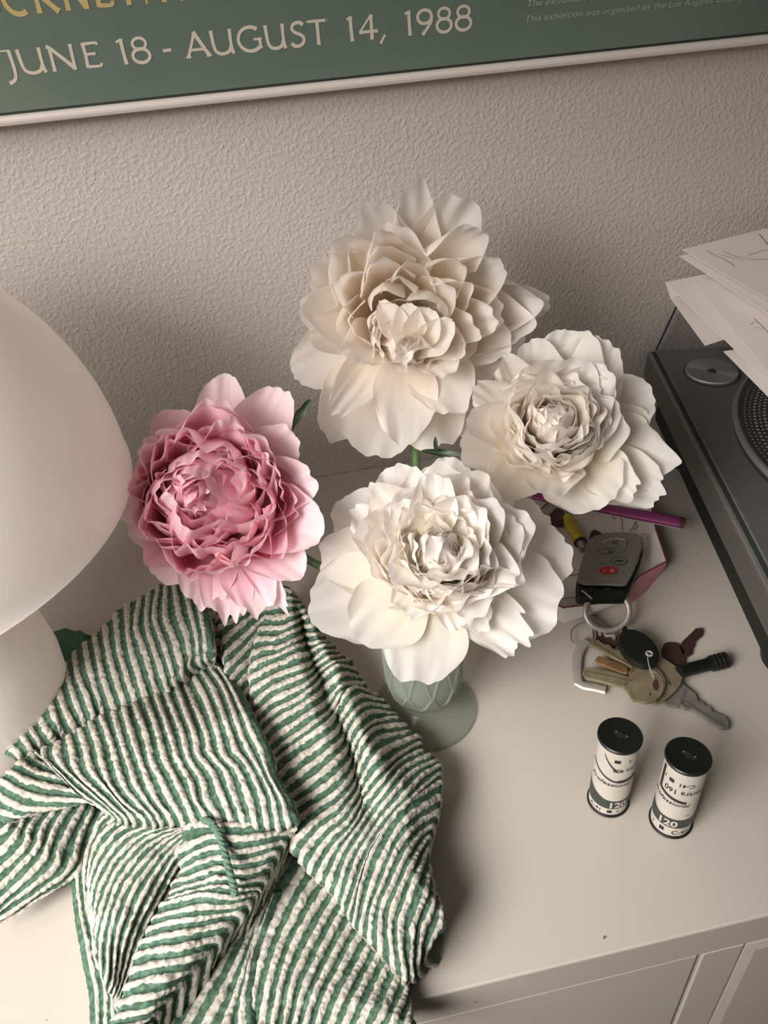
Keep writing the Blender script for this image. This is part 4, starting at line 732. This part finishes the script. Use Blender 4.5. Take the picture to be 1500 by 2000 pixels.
tbox(MB(), (0.007+TA, 0.004, LIDZ), (TW-0.009-TA, TD-0.036, LIDZ+th)).build('top_pane', M['acrylic'], lid)
e = 0.0009; ca, cb = tp(0.0065, 0.0045, 0.091), tp(0.0065+TA, 0.0045, LIDZ+th)
MB().tube([ca, cb], e, 6).build('dark_edge', M['acrylic_edge'], lid)
MB().tube([cb, tp(TW-0.01-TA, 0.0045, LIDZ+th)], e*1.2, 6).build('dark_edge', M['acrylic_edge'], lid)
MB().tube([cb, tp(0.0065+TA, TD-0.036, LIDZ+th)], e*.6, 6).build('dark_edge', M['acrylic_edge'], lid)
# papers lying on the dust cover
def q6(x, y): return (1280+x/6.668, 400+y/6.667)
def sheet(name, pts, label, lines=(), th=0.0003, m='paper'):
    """pts: (px,py,z) outline, first edge = left edge; fan of a gently curved sheet"""
    W_ = [atz(*p) for p in pts]; mb = MB(); mb.prism(W_, (0, 0, -th)); o = mb.build(name, M[m]); tag(o, label, 'paper', None)
    n = (W_[1]-W_[0]).cross(W_[2]-W_[0]).normalized(); n = n if n.z > 0 else -n; p0 = W_[0]
    for li, wd, mm in lines:
        pp = []
        for (x, y) in catmull([q6(*l) for l in li], 4*len(li)):
            d = ray(x, y); pp.append(CAM + d*((p0-CAM).dot(n)/d.dot(n)))
        k = MB()
        for i in range(len(pp)-1):
            a, b = pp[i]+n*0.00025, pp[i+1]+n*0.00025; s = (b-a).cross(n).normalized()*wd/2
            k.add([a-s, a+s, b+s, b-s], [(0, 1, 2, 3)])
        k.build('pencil_line', M[mm], o if False else o)
    return o
Z0 = LIDZ+th
# sheets listed from the bottom of the pile
def quad(a, b, z, zr, wide=0.21, deep=0.297, sag=0.0):
    """sheet with left edge from pixel a (back) to pixel b (front), running to the right in world space"""
    A_, B_ = atz(a[0], a[1], z), atz(b[0], b[1], z); return A_, B_
def flat_sheet(name, a, b, z, label, L=0.21, Wd=0.26, skew=0.0, lift=(0, 0, 0, 0), lines=(), curl=0.0):
    """left edge starts at pixel a and heads for pixel b; the sheet is L long and Wd wide"""
    A_ = atz(a[0], a[1], z+lift[0]); B0 = atz(b[0], b[1], z+lift[0]); d = (B0-A_); d.z = 0; d.normalize(); r = Vector((-d.y, d.x, 0)) ; r = (Matrix.Rotation(skew, 3, 'Z') @ r)
    if r.x < 0: r = -r
    nu, nv = 12, 16; vs = []; fs = []
    for j in range(nv+1):
        for i in range(nu+1):
            u, v_ = i/nu, j/nv; p = A_ + d*(L*v_) + r*(Wd*u)
            zz_ = z + lift[0]*(1-u)*(1-v_)+lift[1]*(1-u)*v_+lift[2]*u*v_+lift[3]*u*(1-v_) + curl*math.sin(math.pi*u)*0.5
            vs.append(Vector((p.x, p.y, zz_)))
    n0 = len(vs); vs += [v_-Vector((0, 0, 0.0003)) for v_ in vs]
    W1 = nu+1
    for j in range(nv):
        for i in range(nu):
            a_ = j*W1+i; fs.append([a_, a_+1, a_+W1+1, a_+W1]); fs.append([n0+a_, n0+a_+W1, n0+a_+W1+1, n0+a_+1])
    for j in range(nv): fs += [[j*W1, (j+1)*W1, n0+(j+1)*W1, n0+j*W1], [j*W1+nu, n0+j*W1+nu, n0+(j+1)*W1+nu, (j+1)*W1+nu]]
    for i in range(nu): fs += [[i, n0+i, n0+i+1, i+1], [nv*W1+i, nv*W1+i+1, n0+nv*W1+i+1, n0+nv*W1+i]]
    o = mesh(name, vs, fs, M['paper'], None, False); tag(o, label, 'paper', 'papers on the dust cover')
    for li, wd, mm in lines:
        pp = []
        for (x, y) in catmull([q6(*l) for l in li], 5*len(li)):
            zc = z+sum(lift)/4
            for _ in range(4):
                p = atz(x, y, zc); q = p-A_; v_ = q.dot(d)/L; u = (q-d*q.dot(d)).length/Wd
                zc = z + lift[0]*(1-u)*(1-v_)+lift[1]*(1-u)*v_+lift[2]*u*v_+lift[3]*u*(1-v_) + curl*math.sin(math.pi*u)*0.5+0.0004
            pp.append(atz(x, y, zc))
        k = MB()
        for i in range(len(pp)-1):
            a2, b2 = pp[i], pp[i+1]; s = (b2-a2).cross(Vector((0, 0, 1))).normalized()*wd/2
            k.add([a2-s, a2+s, b2+s, b2-s], [(0, 1, 2, 3)])
        k.build('pencil_line', M[mm], o)
    return o
flat_sheet('paper_sheet', (1413, 686), (1500, 774), Z0+0.0010, 'white sheet at the very bottom of the paper pile, only its corner showing', skew=0.03)
# folded sheet: lower leaf, fold and upper leaf as one thing
fa, fb = atz(1310, 583, Z0+0.004), atz(1377, 675, Z0+0.0012); fc = atz(1414, 663, Z0+0.0012)
ua, ub = atz(1299, 551, Z0+0.018), atz(1449, 700, Z0+0.008)
ur = atz(1385, 534, Z0+0.018)
d_ = (ub-ua); r_ = (ur-ua).normalized()
vs = [fa, fb, fc+(fc-fb)*3.0, ua, ua+d_*1.6, ua+d_*1.6+r_*0.12, ua+r_*0.12, fa+(fc-fb).normalized()*0.12]
vs[4].z = Z0+0.004; vs[5].z = Z0+0.004
k = MB(); k.prism([vs[3], vs[4], vs[5], vs[6]], (0, 0, -0.0003)); k.prism([vs[0], vs[1], vs[2], vs[7]], (0, 0, -0.0003)); k.prism([vs[3], vs[0], vs[7], vs[6]], (0.0003, 0.0002, -0.0001))
o = k.build('folded_sheet', M['paper']); tag(o, 'folded white sheet gaping open at the left end of the paper pile', 'paper', 'papers on the dust cover')
flat_sheet('paper_sheet', (1355, 551), (1485, 700), Z0+0.022, 'white sheet with a small grey pencil scribble under the tilted drawings', skew=0.04, curl=0.004, lift=(0.0, -0.004, 0, 0),
           lines=[([(1290,1480),(1400,1590),(1500,1700)], .0005, 'pencil'), ([(1240,1560),(1290,1525),(1350,1540)], .0004, 'pencil'), ([(1290,1590),(1350,1600),(1410,1612)], .0004, 'pencil')])
flat_sheet('paper_sheet', (1327, 500), (1500, 606), Z0+0.034, 'white sheet directly beneath the topmost drawing in the paper pile', skew=0.06, lift=(0, -0.004, 0, 0))
flat_sheet('paper_sheet', (1332, 487), (1500, 580), Z0+0.040, 'topmost white sheet with red and grey pencil strokes on the paper pile', skew=0.06, lift=(0, -0.003, 0, 0), L=0.205,
           lines=[([(670,590),(760,650),(900,710),(1040,800)], .0006, 'pencil'), ([(880,600),(1050,670),(1300,710),(1490,702)], .0005, 'pencil'), ([(800,640),(1000,690),(1150,725)], .0004, 'pencil'),
                  ([(1220,650),(1400,595),(1490,588)], .0005, 'pencil'), ([(1350,380),(1410,450),(1490,550)], .0009, 'red_pencil'), ([(1380,250),(1440,300),(1500,320)], .0004, 'pencil')])

# ------------------------------------------------------------------ roll-film spools
def spool(px, py, label, text_yaw, variant):
    c = atz(px, py, 0); c.z = 0
    s = thing('film_roll', tuple(c), label, 'film roll', 'exposed film rolls standing near the dresser front')
    R, rb, H = 0.0127, 0.0117, 0.0655
    for z0, nm in ((0, 'lower_flange'), (H-0.0022, 'upper_flange')):
        MB().lathe([(R-0.0008, z0), (R, z0+0.0006), (R, z0+0.0016), (R-0.0008, z0+0.0022), (0.006, z0+0.0021), (0.0001, z0+0.0021)] if z0 == 0 else
                   [(rb-0.001, z0), (R, z0+0.0004), (R, z0+0.0016), (R-0.0006, z0+0.0022), (R-0.0016, z0+0.0019), (0.0001, z0+0.0018)], c, 48).build(nm, M['black_plastic'], s, True)
    ang = math.radians(-47)
    k = MB(); dx = Vector((math.cos(ang), math.sin(ang), 0)); dy = Vector((-dx.y, dx.x, 0)); zt = H+0.0001
    q = [c+dx*a+dy*b+Vector((0, 0, zt)) for a, b in ((-.0040, -.0006), (-.0015, -.0008), (-.0010, -.0019), (.0012, -.0019), (.0016, -.0008), (.0042, -.0006), (.0042, .0006), (.0016, .0008), (.0010, .0019), (-.0012, .0019), (-.0016, .0008), (-.0040, .0006))]
    k.prism(q, (0, 0, -0.0006)); k.build('key_slot', M['black_body'], s)
    k = MB()
    for a in (-.0030, .0033): k.tube([c+dx*(a-.0006)+dy*.0009+Vector((0, 0, zt)), c+dx*(a+.0008)+dy*.0009+Vector((0, 0, zt))], 0.00013, 6)
    k.build('slot_glint', M['steel'], s)  # glints on the dark slot, built in as thin bright slivers
    MB().lathe([(rb, 0.002), (rb+0.0001, 0.01), (rb, H-0.0022)], c, 48).build('paper_wrap', M['label'], s, True)
    # printing wraps round the paper: (u = metres along the circumference, z = height)
    f0 = math.atan2(CAM.y-c.y, CAM.x-c.x)+text_yaw
    def wrap(u, z, off): a = f0+u/(rb+off); return c+Vector(((rb+off)*math.cos(a), (rb+off)*math.sin(a), z))
    def patch(poly_u0, poly_u1, zlo, zhi, off, m, name, n=24):
        vs = []; fs = []
        for i in range(n+1):
            u = poly_u0+(poly_u1-poly_u0)*i/n; t = i/n
            vs += [wrap(u, zlo(t) if callable(zlo) else zlo, off), wrap(u, zhi(t) if callable(zhi) else zhi, off)]
        fs = [(2*i, 2*i+2, 2*i+3, 2*i+1) for i in range(n)]
        return MB().add(vs, fs).build(name, M[m], s, True)
    def text(t, size, u, z, m, flip=False, off=0.0005, sh=0.0, xs=1.0):
        vs, fs = text_mesh(t, size, sh, 0.03 if t == '120' else 0.006); xs_ = [v[0] for v in vs]; ys_ = [v[1] for v in vs]; mx, my = (max(xs_)+min(xs_))/2, (max(ys_)+min(ys_))/2
        g = -1 if flip else 1
        MB().add([wrap(u+g*(v[0]-mx)*xs, z+g*(v[1]-my), off) for v in vs], fs).build('lettering', M[m], s)
    O = 0.0003; hw = 0.0185
    if variant == 0:
        patch(-hw, hw, 0.0088, lambda t: 0.0180+0.007*max(0, 0.45-t)*2-0.002*t, O, 'band', 'dark_band')
        text('120', 0.0078, 0.0068, 0.0128, 'label', xs=1.0); text('C-41', 0.0042, -0.0075, 0.0058, 'ink'); patch(0.0005, 0.0033, 0.0045, 0.0072, O, 'ink', 'print_square', 4); patch(0.0066, 0.0074, 0.0052, 0.0062, O, 'ink', 'print_square', 2)
        patch(-0.016, 0.016, lambda t: 0.0445-0.009*math.sin(min(1, t*1.5)*math.pi/2)**1.2+0.003*max(0, t-.66), lambda t: 0.0460-0.009*math.sin(min(1, t*1.5)*math.pi/2)**1.2+0.003*max(0, t-.66)+0.0012*(t > .6), O, 'ink', 'tape_line')
        patch(-0.0068, 0.002, lambda t: 0.0585-0.013*t**.7, lambda t: 0.0598-0.0125*t**.7, O, 'ink', 'tape_line')
        text('Professional', 0.0044, -0.001, 0.0335, 'ink', sh=.2, xs=1.25); text('Portra 400', 0.0046, 0.0085, 0.0475, 'ink', True, xs=.9)
        patch(-0.0005, 0.0030, 0.0545, 0.0572, O, 'ink', 'print_square', 4); patch(0.0082, 0.0088, 0.0545, 0.0570, O, 'ink', 'print_square', 2)
    else:
        patch(-hw, hw, 0.0108, lambda t: 0.0195+0.007*max(0, 0.3-t)*2, O, 'band', 'dark_band')
        text('120', 0.0078, -0.0008, 0.0150, 'label', xs=1.05); text('C-41', 0.0052, 0.0070, 0.0064, 'ink'); patch(-0.0052, -0.0022, 0.0052, 0.0085, O, 'ink', 'print_square', 4); patch(-0.0105, -0.0100, 0.0050, 0.0075, O, 'ink', 'print_square', 2)
        patch(-0.0130, 0.0060, lambda t: 0.0395-0.004*t, lambda t: 0.0415-0.004*t+0.0003, O, 'ink', 'tape_line'); patch(-0.0130, -0.0108, 0.040, 0.0600, O, 'ink', 'tape_line', 4)
        text('Professional', 0.0044, -0.004, 0.0345, 'ink', sh=.2, xs=1.15); text('Portra 160', 0.0058, 0.0035, 0.0455, 'ink', True, xs=.95)
        patch(-0.0065, -0.0035, 0.0520, 0.0550, O, 'ink', 'print_square', 4); text('C-41', 0.0046, 0.0040, 0.0530, 'ink', True); patch(-0.0098, -0.0092, 0.0525, 0.0545, O, 'ink', 'print_square', 2)
        patch(0.0072, 0.0100, 0.0236, 0.0239, O, 'ink', 'fine_mark', 4)
    return s
s1 = spool(1187, 1562, 'left one of two upright film rolls, its 120 partly turned out of view', 0.02, 0)
s2 = spool(1309, 1602, 'right one of two upright film rolls, 120 facing the viewer', 0.0, 1)

# ------------------------------------------------------------------ faceted dish with its contents
zr = 0.022
RP = [(1262, 935), (1281, 1034), (1302, 1096), (1248, 1125), (1226, 1152), (1216, 1172), (1100, 1186), (1030, 1150), (1040, 1010), (1120, 935)]
rim = [atz(x, y, zr) for x, y in RP]
cen = sum(rim, Vector())/len(rim); dish = thing('faceted_dish', (cen.x, cen.y, 0), 'white faceted trinket dish with maroon rim and pink outside under the car remote', 'dish')
base_ = [Vector((p.x, p.y, 0.0035)) for p in [cen+(q-cen)*0.84 for q in rim]]
op_ = {3: (1284, 1128), 4: (1262, 1156), 5: (1226, 1184), 2: (1300, 1110)}
out_ = [atz(*op_[i], 0.0) if i in op_ else Vector((p.x, p.y, 0.0)) for i, p in enumerate([cen+(q-cen)*0.92 for q in rim])]
nn = len(rim); k = MB(); k.add(rim+base_, [[i, (i+1) % nn, nn+(i+1) % nn, nn+i] for i in range(nn)]+[list(range(nn, 2*nn))]); k.build('dish_inside', M['dish'], dish)
ro = [p-Vector((0, 0, 0.0010)) for p in [cen+(q-cen)*1.004 for q in rim]]
k = MB(); k.add(ro+out_, [[i, (i+1) % nn, nn+(i+1) % nn, nn+i] for i in (0, 1, 2, 3, 4, 8, 9)]+[list(range(nn, 2*nn))]); k.build('dish_outside', M['dish_pink'], dish)
for i in (5, 6, 7): MB().add([ro[i], ro[(i+1) % nn], out_[(i+1) % nn], out_[i]], [[0, 1, 2, 3]]).build('dish_front', M['dish'], dish)
k = MB(); k.tube(rim, 0.0006, 6, closed=True); k.build('rim_line', M['maroon'], dish)
k = MB(); k.tube([atz(1096, 1127, .0045), atz(1130, 1121, .0045)], 0.0003, 5); k.tube([atz(1098, 1169, .014), atz(1226, 1157, .014)], 0.0003, 5)
for pts in ([(1214, 1012), (1216, 1036)], [(1238, 1020), (1246, 1026), (1238, 1036)], [(1244, 1018), (1230, 1038)], [(1200, 1014), (1196, 1008)]):
    k.tube([atz(x, y, .0045) for x, y in pts], 0.0003, 5)
k.build('painted_line', M['maroon'], dish)
# small things in the dish
def c4(x, y): return (1060+x/5, 940+y/5)
def axis_obj(name, a, b, za, zb, segs, label, cat, k=16):
    A_ = atz(*a, za); B_ = atz(*b, zb); t = thing(name, tuple((A_+B_)/2-Vector((0, 0, 0.004))), label, cat)
    for nm, f0, f1, r0, r1, m in segs:
        MB().tube([A_.lerp(B_, f0), A_.lerp(B_, (f0+f1)/2), A_.lerp(B_, f1)], [r0, (r0+r1)/2, r1], k).build(nm, M[m], t, True)
    return t, A_, B_
bt, A_, B_ = axis_obj('yellow_battery', c4(235, 345), c4(405, 670), .0115, .0115, [('positive_cap', 0, .05, .0030, .0030, 'dish'), ('wrapper', .05, .76, .0052, .0052, 'yellow'), ('collar', .76, .80, .0054, .0054, 'icon'), ('metal_end', .80, 1.0, .0036, .0033, 'nickel')], 'small yellow battery tube lying in the dish beside the car remote', 'battery')
k = MB(); d = (B_-A_).normalized(); sd = d.cross((CAM-A_).normalized()).normalized(); up = sd.cross(d)
for r_ in range(3):
    for i in range(7):
        p = A_+(B_-A_)*(0.22+0.065*i)+sd*(-.0016+.0016*r_)+up*0.0053*(1 if up.z > 0 else -1)*(0.99)
        k.tube([p, p+d*0.0009*(1+(i*7+r_*3) % 2)], 0.00022, 5)
k.build('fine_print', M['icon'], bt)
k = MB(); k.prism([atz(*c4(*q), .014) for q in ((20, 225), (60, 215), (190, 270), (215, 300), (205, 385), (130, 375), (30, 350))], (0, 0, -.008)); tag(k.build('brown_hair_clip', M['brown'], None, bevel=.0015), 'dark brown plastic clip in the dish beside the low white peony', 'hair clip')
k = MB(); k.prism([atz(*c4(*q), .010) for q in ((455, 560), (465, 500), (490, 465), (530, 475), (575, 500), (600, 560), (520, 640), (470, 620))], (0, 0, -.003)); tag(k.build('maroon_tag', M['dark_key'], None, bevel=.001), 'dark maroon tag tucked behind the top of the car remote', 'tag')
k = MB(); k.tube([atz(*c4(995+30*math.cos(a), 545+35*math.sin(a)), .016) for a in [2*math.pi*i/20 for i in range(20)]], .0004, 6, closed=True); tag(k.build('wire_loop', M['steel']), 'tiny wire loop at the upper right corner of the car remote', 'wire')
# purple rod lying across the dish
pa, pb = atz(1040, 968, .034), atz(1338, 1022, .028)
rod = thing('purple_rod', tuple((pa+pb)/2-Vector((0, 0, .003))), 'purple metallic flat rod lying across the dish below the right peony', 'rod')
n = 14; MB().tube([pa.lerp(pb, i/n*0.965) for i in range(n+1)], [0.0040+0.0020*min(1, (i/n)*1.1) for i in range(n+1)], 14, flat=0.6, flatn=(0, 0, 1)).build('rod_body', M['purple'], rod, True)
MB().tube([pa.lerp(pb, .966), pa.lerp(pb, 1.0)], [.0058, .0055], 14, flat=0.6, flatn=(0, 0, 1)).build('end_cap', M['brown'], rod, True)
sd = (pb-pa).normalized().cross(Vector((0, 0, 1))); sd = sd if sd.y < 0 else -sd
MB().tube([pa.lerp(pb, .62)+sd*.0056-Vector((0, 0, .0016)), pa.lerp(pb, .97)+sd*.0060-Vector((0, 0, .0016))], .0005, 6).build('silver_edge', M['steel'], rod, True)

# ------------------------------------------------------------------ car remote
def c4z(pts, z): return [atz(*c4(x, y), z) for x, y in pts]
zf = 0.034
fp = c4z([(430, 620), (450, 575), (500, 535), (600, 508), (720, 497), (850, 503), (930, 520), (970, 560), (975, 640), (930, 790), (870, 920), (820, 1010), (780, 1020), (600, 1012), (400, 1010), (345, 985), (335, 950), (370, 800)], zf)
cc = sum(fp, Vector())/len(fp); fob = thing('car_remote', (cc.x, cc.y, zf-0.015), 'silver and black car key remote with red button resting on the dish', 'car remote')
body = c4z([(325, 1000), (345, 900), (430, 600), (500, 530), (620, 500), (860, 500), (950, 525), (985, 590), (985, 690), (930, 860), (850, 1060), (810, 1120), (330, 1120)], zf-0.0025)
MB().prism(body, (0.0, 0.0, -0.0095)).build('black_case', M['black_plastic'], fob, bevel=0.0022)
MB().prism([p-Vector((0, 0, 0.0015)) for p in fp], (0, 0, 0.0022)).build('silver_cover', M['silver_paint'], fob, bevel=0.0012)
zt = zf+0.0009
def outline(pts, z, r, m, nm, closed=True):
    P_ = [tuple(p) for p in c4z(pts, z)]; n_ = 8*len(P_)
    if closed: P_ = P_+[P_[0]]
    MB().tube([Vector(p) for p in catmull(P_, n_)][:-1] if closed else [Vector(p) for p in catmull(P_, n_)], r, 5, closed=closed).build(nm, M[m], fob, True)
lock = [(575, 600), (640, 560), (730, 552), (820, 572), (822, 615), (808, 662), (740, 650), (640, 652), (585, 662), (570, 640)]
MB().prism(c4z(lock, zt-0.0003), (0, 0, 0.0006)).build('lock_button', M['silver_paint'], fob, bevel=.0002); outline(lock, zt+.0002, .00022, 'grey_line', 'button_outline')
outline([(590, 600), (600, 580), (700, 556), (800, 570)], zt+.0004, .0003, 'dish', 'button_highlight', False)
unl = [(560, 665), (550, 690), (590, 705), (690, 700), (770, 690), (800, 668)]
outline(unl, zt+.0002, .00022, 'grey_line', 'button_outline', False)
MB().prism(c4z([(555, 660), (800, 665), (780, 700), (590, 706), (548, 690)], zt-0.0003), (0, 0, 0.0005)).build('unlock_button', M['silver_paint'], fob)
def ell(cx, cy, rx, ry, n_=24): return [(cx+rx*math.cos(2*math.pi*i/n_), cy+ry*math.sin(2*math.pi*i/n_)) for i in range(n_)]
MB().prism(c4z(ell(745, 778, 76, 36), zt-.0003), (0, 0, .0006)).build('boot_button', M['silver_paint'], fob, bevel=.0002); outline(ell(745, 778, 76, 36, 12), zt+.0003, .0003, 'icon', 'button_outline')
MB().prism(c4z(ell(643, 873, 94, 40), zt-.0003), (0, 0, .0008)).build('red_button', M['red'], fob, bevel=.0003)
k = MB()
for pts in ([(675, 610), (690, 582), (700, 585), (692, 612)], [(705, 612), (715, 584), (725, 586), (720, 614)], [(640, 698), (648, 672), (668, 676), (660, 700)], [(668, 696), (690, 672), (698, 676), (680, 700)],
            [(695, 785), (715, 772), (745, 764), (770, 770), (792, 776), (792, 786), (740, 782)]):
    k.prism(c4z(pts, zt+.0004), (0, 0, .0002))
k.build('button_icon', M['icon'], fob)
k = MB(); k.prism(c4z([(655, 873), (685, 850), (690, 868), (705, 874), (690, 880), (684, 895)], zt+.0006), (0, 0, .0002))
for rx in (16, 34): k.tube(c4z([(640-rx*math.cos(a)*1.3, 873+rx*.8*math.sin(a)) for a in (-.7, -.35, 0, .35, .7)], zt+.0006), .0002, 5)
k.build('alarm_icon', M['dish_pink'], fob)
k = MB()
for i, x in enumerate((568, 584, 600, 616, 632)): k.tube(c4z([(x, 802), (x+9, 803)], zt+.0001), .00022, 5)
k.build('tiny_word', M['grey_line'], fob)
MB().prism(c4z([(345, 1012), (510, 1010), (505, 1060), (500, 1078), (345, 1080)], zf-.0018), (0, 0, -.002)).build('key_release', M['black_plastic'], fob, bevel=.0006)
MB().tube(c4z([(385, 1068), (440, 1110), (480, 1148)], zf-.0005), .0006, 8).build('split_pin', M['steel'], fob, True)

# ------------------------------------------------------------------ keys and rings
def c5(x, y): return (1100+x/4.412, 1140+y/4.412)
def c5z(pts, z): return [atz(*c5(x, y), z) for x, y in pts]
def torus(name, cx, cy, rx, ry, z0, z1, r, m, label, flat=1.0):
    """ring seen as an ellipse; its height runs from z0 (top of picture) to z1 (bottom)"""
    pts = []
    for i in range(64):
        a = 2*math.pi*i/64; f = (1+math.sin(a))/2; pts.append(atz(*c5(cx+rx*math.cos(a), cy+ry*math.sin(a)), z0+(z1-z0)*f))
    t = MB(); t.tube(pts, r, 10, closed=True, flat=flat); o = t.build(name, M[m], None, True); return tag(o, label, 'key ring', 'rings of the key bunch')
torus('key_ring', 383, 235, 190, 170, .030, .010, .0021, 'nickel', 'large flat steel key ring leaning against the car remote', 0.5)
k = MB(); torus('key_ring', 172, 445, 106, 103, .010, .004, .0006, 'nickel', 'thin wire key ring left of the large key ring', 1.0)
def key(name, parts, label, z, th, m, grooves=(), holes=()):
    o = None; allp = [p for ps in parts for p in ps]; W_ = c5z(allp, z); c = sum(W_, Vector())/len(W_)
    t = thing(name, (c.x, c.y, z-th), label, 'key', 'keys of the key bunch')
    for nm, ps in zip(('bow', 'blade'), parts):
        P_ = c5z(ps, z); MB().prism(P_, (0, 0, -th)).build(nm, M[m], t, bevel=min(.0004, th*.3))
    for g in grooves: MB().tube(c5z(g, z+.0001), .00028, 5).build('groove', M['gasket' if m not in ('brass', 'bronze') else 'brown'], t)
    for h in holes: MB().prism(c5z(h, z+.00015), (0, 0, -.0004)).build('hole', M['brown'], t)
    return t
# order from the dresser upwards
key('door_key', [[(905, 880), (940, 830), (1000, 830), (1060, 880), (1065, 940), (1050, 1030), (1000, 1060), (930, 1050), (880, 1040)],
    [(1010, 960), (1060, 880), (1110, 920), (1145, 950), (1165, 1005), (1200, 1010), (1225, 1045), (1262, 1050), (1290, 1098), (1330, 1110), (1400, 1140), (1432, 1190), (1422, 1240), (1370, 1248), (1280, 1200), (1190, 1130), (1100, 1080), (1050, 1078), (1010, 1050)]],
    'silver nickel key pointing to the lower right of the key bunch', .0050, .0022, 'nickel', grooves=[[(1060, 1010), (1160, 1080), (1280, 1160), (1400, 1225)], [(1040, 1040), (1095, 1068)]])
key('door_key', [[(848, 565), (870, 515), (910, 500), (970, 505), (1012, 525), (1050, 580), (1055, 640), (1050, 692), (980, 692), (905, 660), (855, 615)],
    [(1000, 540), (1030, 490), (1080, 445), (1130, 395), (1148, 377), (1165, 388), (1192, 376), (1207, 398), (1200, 440), (1165, 470), (1135, 500), (1130, 540), (1112, 555), (1112, 600), (1060, 625), (1020, 600)]],
    'dark brown key pointing to the upper right of the key bunch', .0035, .0022, 'dark_key')
st = thing('black_stick', tuple(atz(*c5(1210, 690), .004)-Vector((0, 0, .004))), 'black ribbed rod-shaped key cover at the right of the key bunch', 'key cover')
a_, b_ = atz(*c5(1000, 760), .010), atz(*c5(1395, 658), .0055)
rr = [.0046+(.0009 if i > 13 and i % 2 else 0)+(.0005 if i > 13 else 0) for i in range(22)]
MB().tube([a_.lerp(b_, i/21) for i in range(22)], rr, 14).build('rod', M['black_plastic'], st, True)
# grey metal shackle (corner piece) and strap
sh = thing('metal_shackle', tuple(atz(*c5(140, 760), 0)), 'pale metal angled shackle at the left of the key bunch', 'shackle')
MB().tube(c5z([(200, 500), (150, 560), (125, 620), (118, 700), (118, 780), (130, 858), (180, 880), (270, 895), (365, 918)], .0042), .0036, 8, flat=.55, flatn=(0, 0, 1)).build('bar', M['steel'], sh, True)
k = MB(); k.prism(c5z([(215, 275), (250, 262), (330, 320), (470, 425), (450, 470), (300, 360), (215, 300)], .0065), (0, 0, -.003)); tag(k.build('metal_strap', M['nickel'], None, bevel=.0005), 'narrow grey metal strap seen through the large key ring', 'strap')
k = MB(); k.prism(c5z([(250, 330), (300, 340), (470, 450), (480, 520), (400, 540), (260, 470)], .0035), (0, 0, -.003)); tag(k.build('leather_tab', M['brown'], None, bevel=.0005), 'dark brown leather tab between the thin ring and the black oval fob', 'tag')
k = MB(); [k.tube(c5z([(x, 392), (x+12, 440)], .0075), .0012, 8) for x in (305, 350)]; k.tube(c5z([(360, 450), (440, 445)], .0070), .0011, 8); tag(k.build('wire_clasp', M['steel'], None, True), 'small steel clasp pins just below the large key ring', 'clasp')
key('door_key', [[(640, 700), (700, 600), (840, 620), (930, 680), (1020, 742), (1033, 795), (1010, 870), (960, 930), (880, 1000), (800, 1030), (700, 1000), (620, 860)],
    [(232, 490), (300, 482), (350, 520), (400, 525), (430, 562), (500, 575), (560, 620), (640, 660), (720, 700), (660, 760), (600, 722), (440, 640), (300, 560), (225, 520)]],
    'brass key with broad square bow under the front brass key', .0085, .0022, 'brass', grooves=[[(260, 500), (400, 590), (600, 718)]], holes=[[(905, 830), (925, 850), (930, 880), (908, 855)]])
key('door_key', [[(560, 760), (600, 700), (700, 690), (760, 760), (740, 830), (600, 820)],
    [(275, 650), (300, 622), (345, 632), (400, 660), (450, 668), (530, 700), (560, 730), (550, 770), (480, 755), (360, 705), (290, 675)]],
    'small copper coloured key between the two large brass keys', .0100, .0018, 'bronze', grooves=[[(380, 690), (450, 700)]])
key('door_key', [[(520, 900), (535, 840), (580, 780), (640, 720), (710, 698), (800, 718), (850, 760), (880, 820), (882, 880), (855, 945), (800, 1005), (720, 1025), (600, 1000), (575, 960), (560, 935)],
    [(165, 765), (185, 715), (250, 722), (340, 738), (450, 765), (560, 800), (560, 895), (520, 888), (400, 858), (190, 805)]],
    'front brass key with rounded bow on top of the key bunch', .0125, .0022, 'brass', grooves=[[(175, 750), (300, 775), (450, 805), (600, 838)]], holes=[[(790, 812), (815, 830), (828, 880), (815, 920), (785, 915), (768, 870)], [(745, 935), (760, 950), (752, 968), (742, 955)]])
k = MB(); k.tube([atz(*c5(745+118*math.cos(a), 880+130*math.sin(a)), .0127) for a in [math.radians(q) for q in range(-80, 100, 12)]], .0005, 6); kk = k.build('key_collar', M['brass'], None, True); tag(kk, 'thin brass collar line round the bow of the front brass key', 'collar')
ov = thing('oval_fob', tuple(atz(*c5(650, 545), .012)), 'black oval key fob with silver eyelet on top of the key bunch', 'key fob')
ct = math.cos(math.radians(38)); sn_ = math.sin(math.radians(38))
op = [(650+205*math.cos(a)*ct-128*math.sin(a)*sn_, 545+205*math.cos(a)*sn_+128*math.sin(a)*ct) for a in [2*math.pi*i/40 for i in range(40)]]
MB().prism(c5z(op, .0200), (0, 0, -.0055)).build('fob_body', M['black_plastic'], ov, bevel=.0018)
MB().prism(c5z([(505, 385), (520, 365), (545, 362), (560, 380), (540, 410), (512, 410)], .0195), (0, 0, -.003)).build('fob_tab', M['black_plastic'], ov, bevel=.0006)
eo = atz(*c5(742, 603), .0202); MB().tube([eo+Vector((.0020*math.cos(a), .0020*math.sin(a), 0)) for a in [2*math.pi*i/20 for i in range(20)]], .0008, 8, closed=True).build('eyelet', M['steel'], ov, True)
MB().tube(c5z([(735, 610), (728, 650), (745, 720), (775, 790), (785, 830), (770, 800), (748, 740), (735, 680)], .0205), .00045, 6).build('wire_link', M['steel'], ov, True)
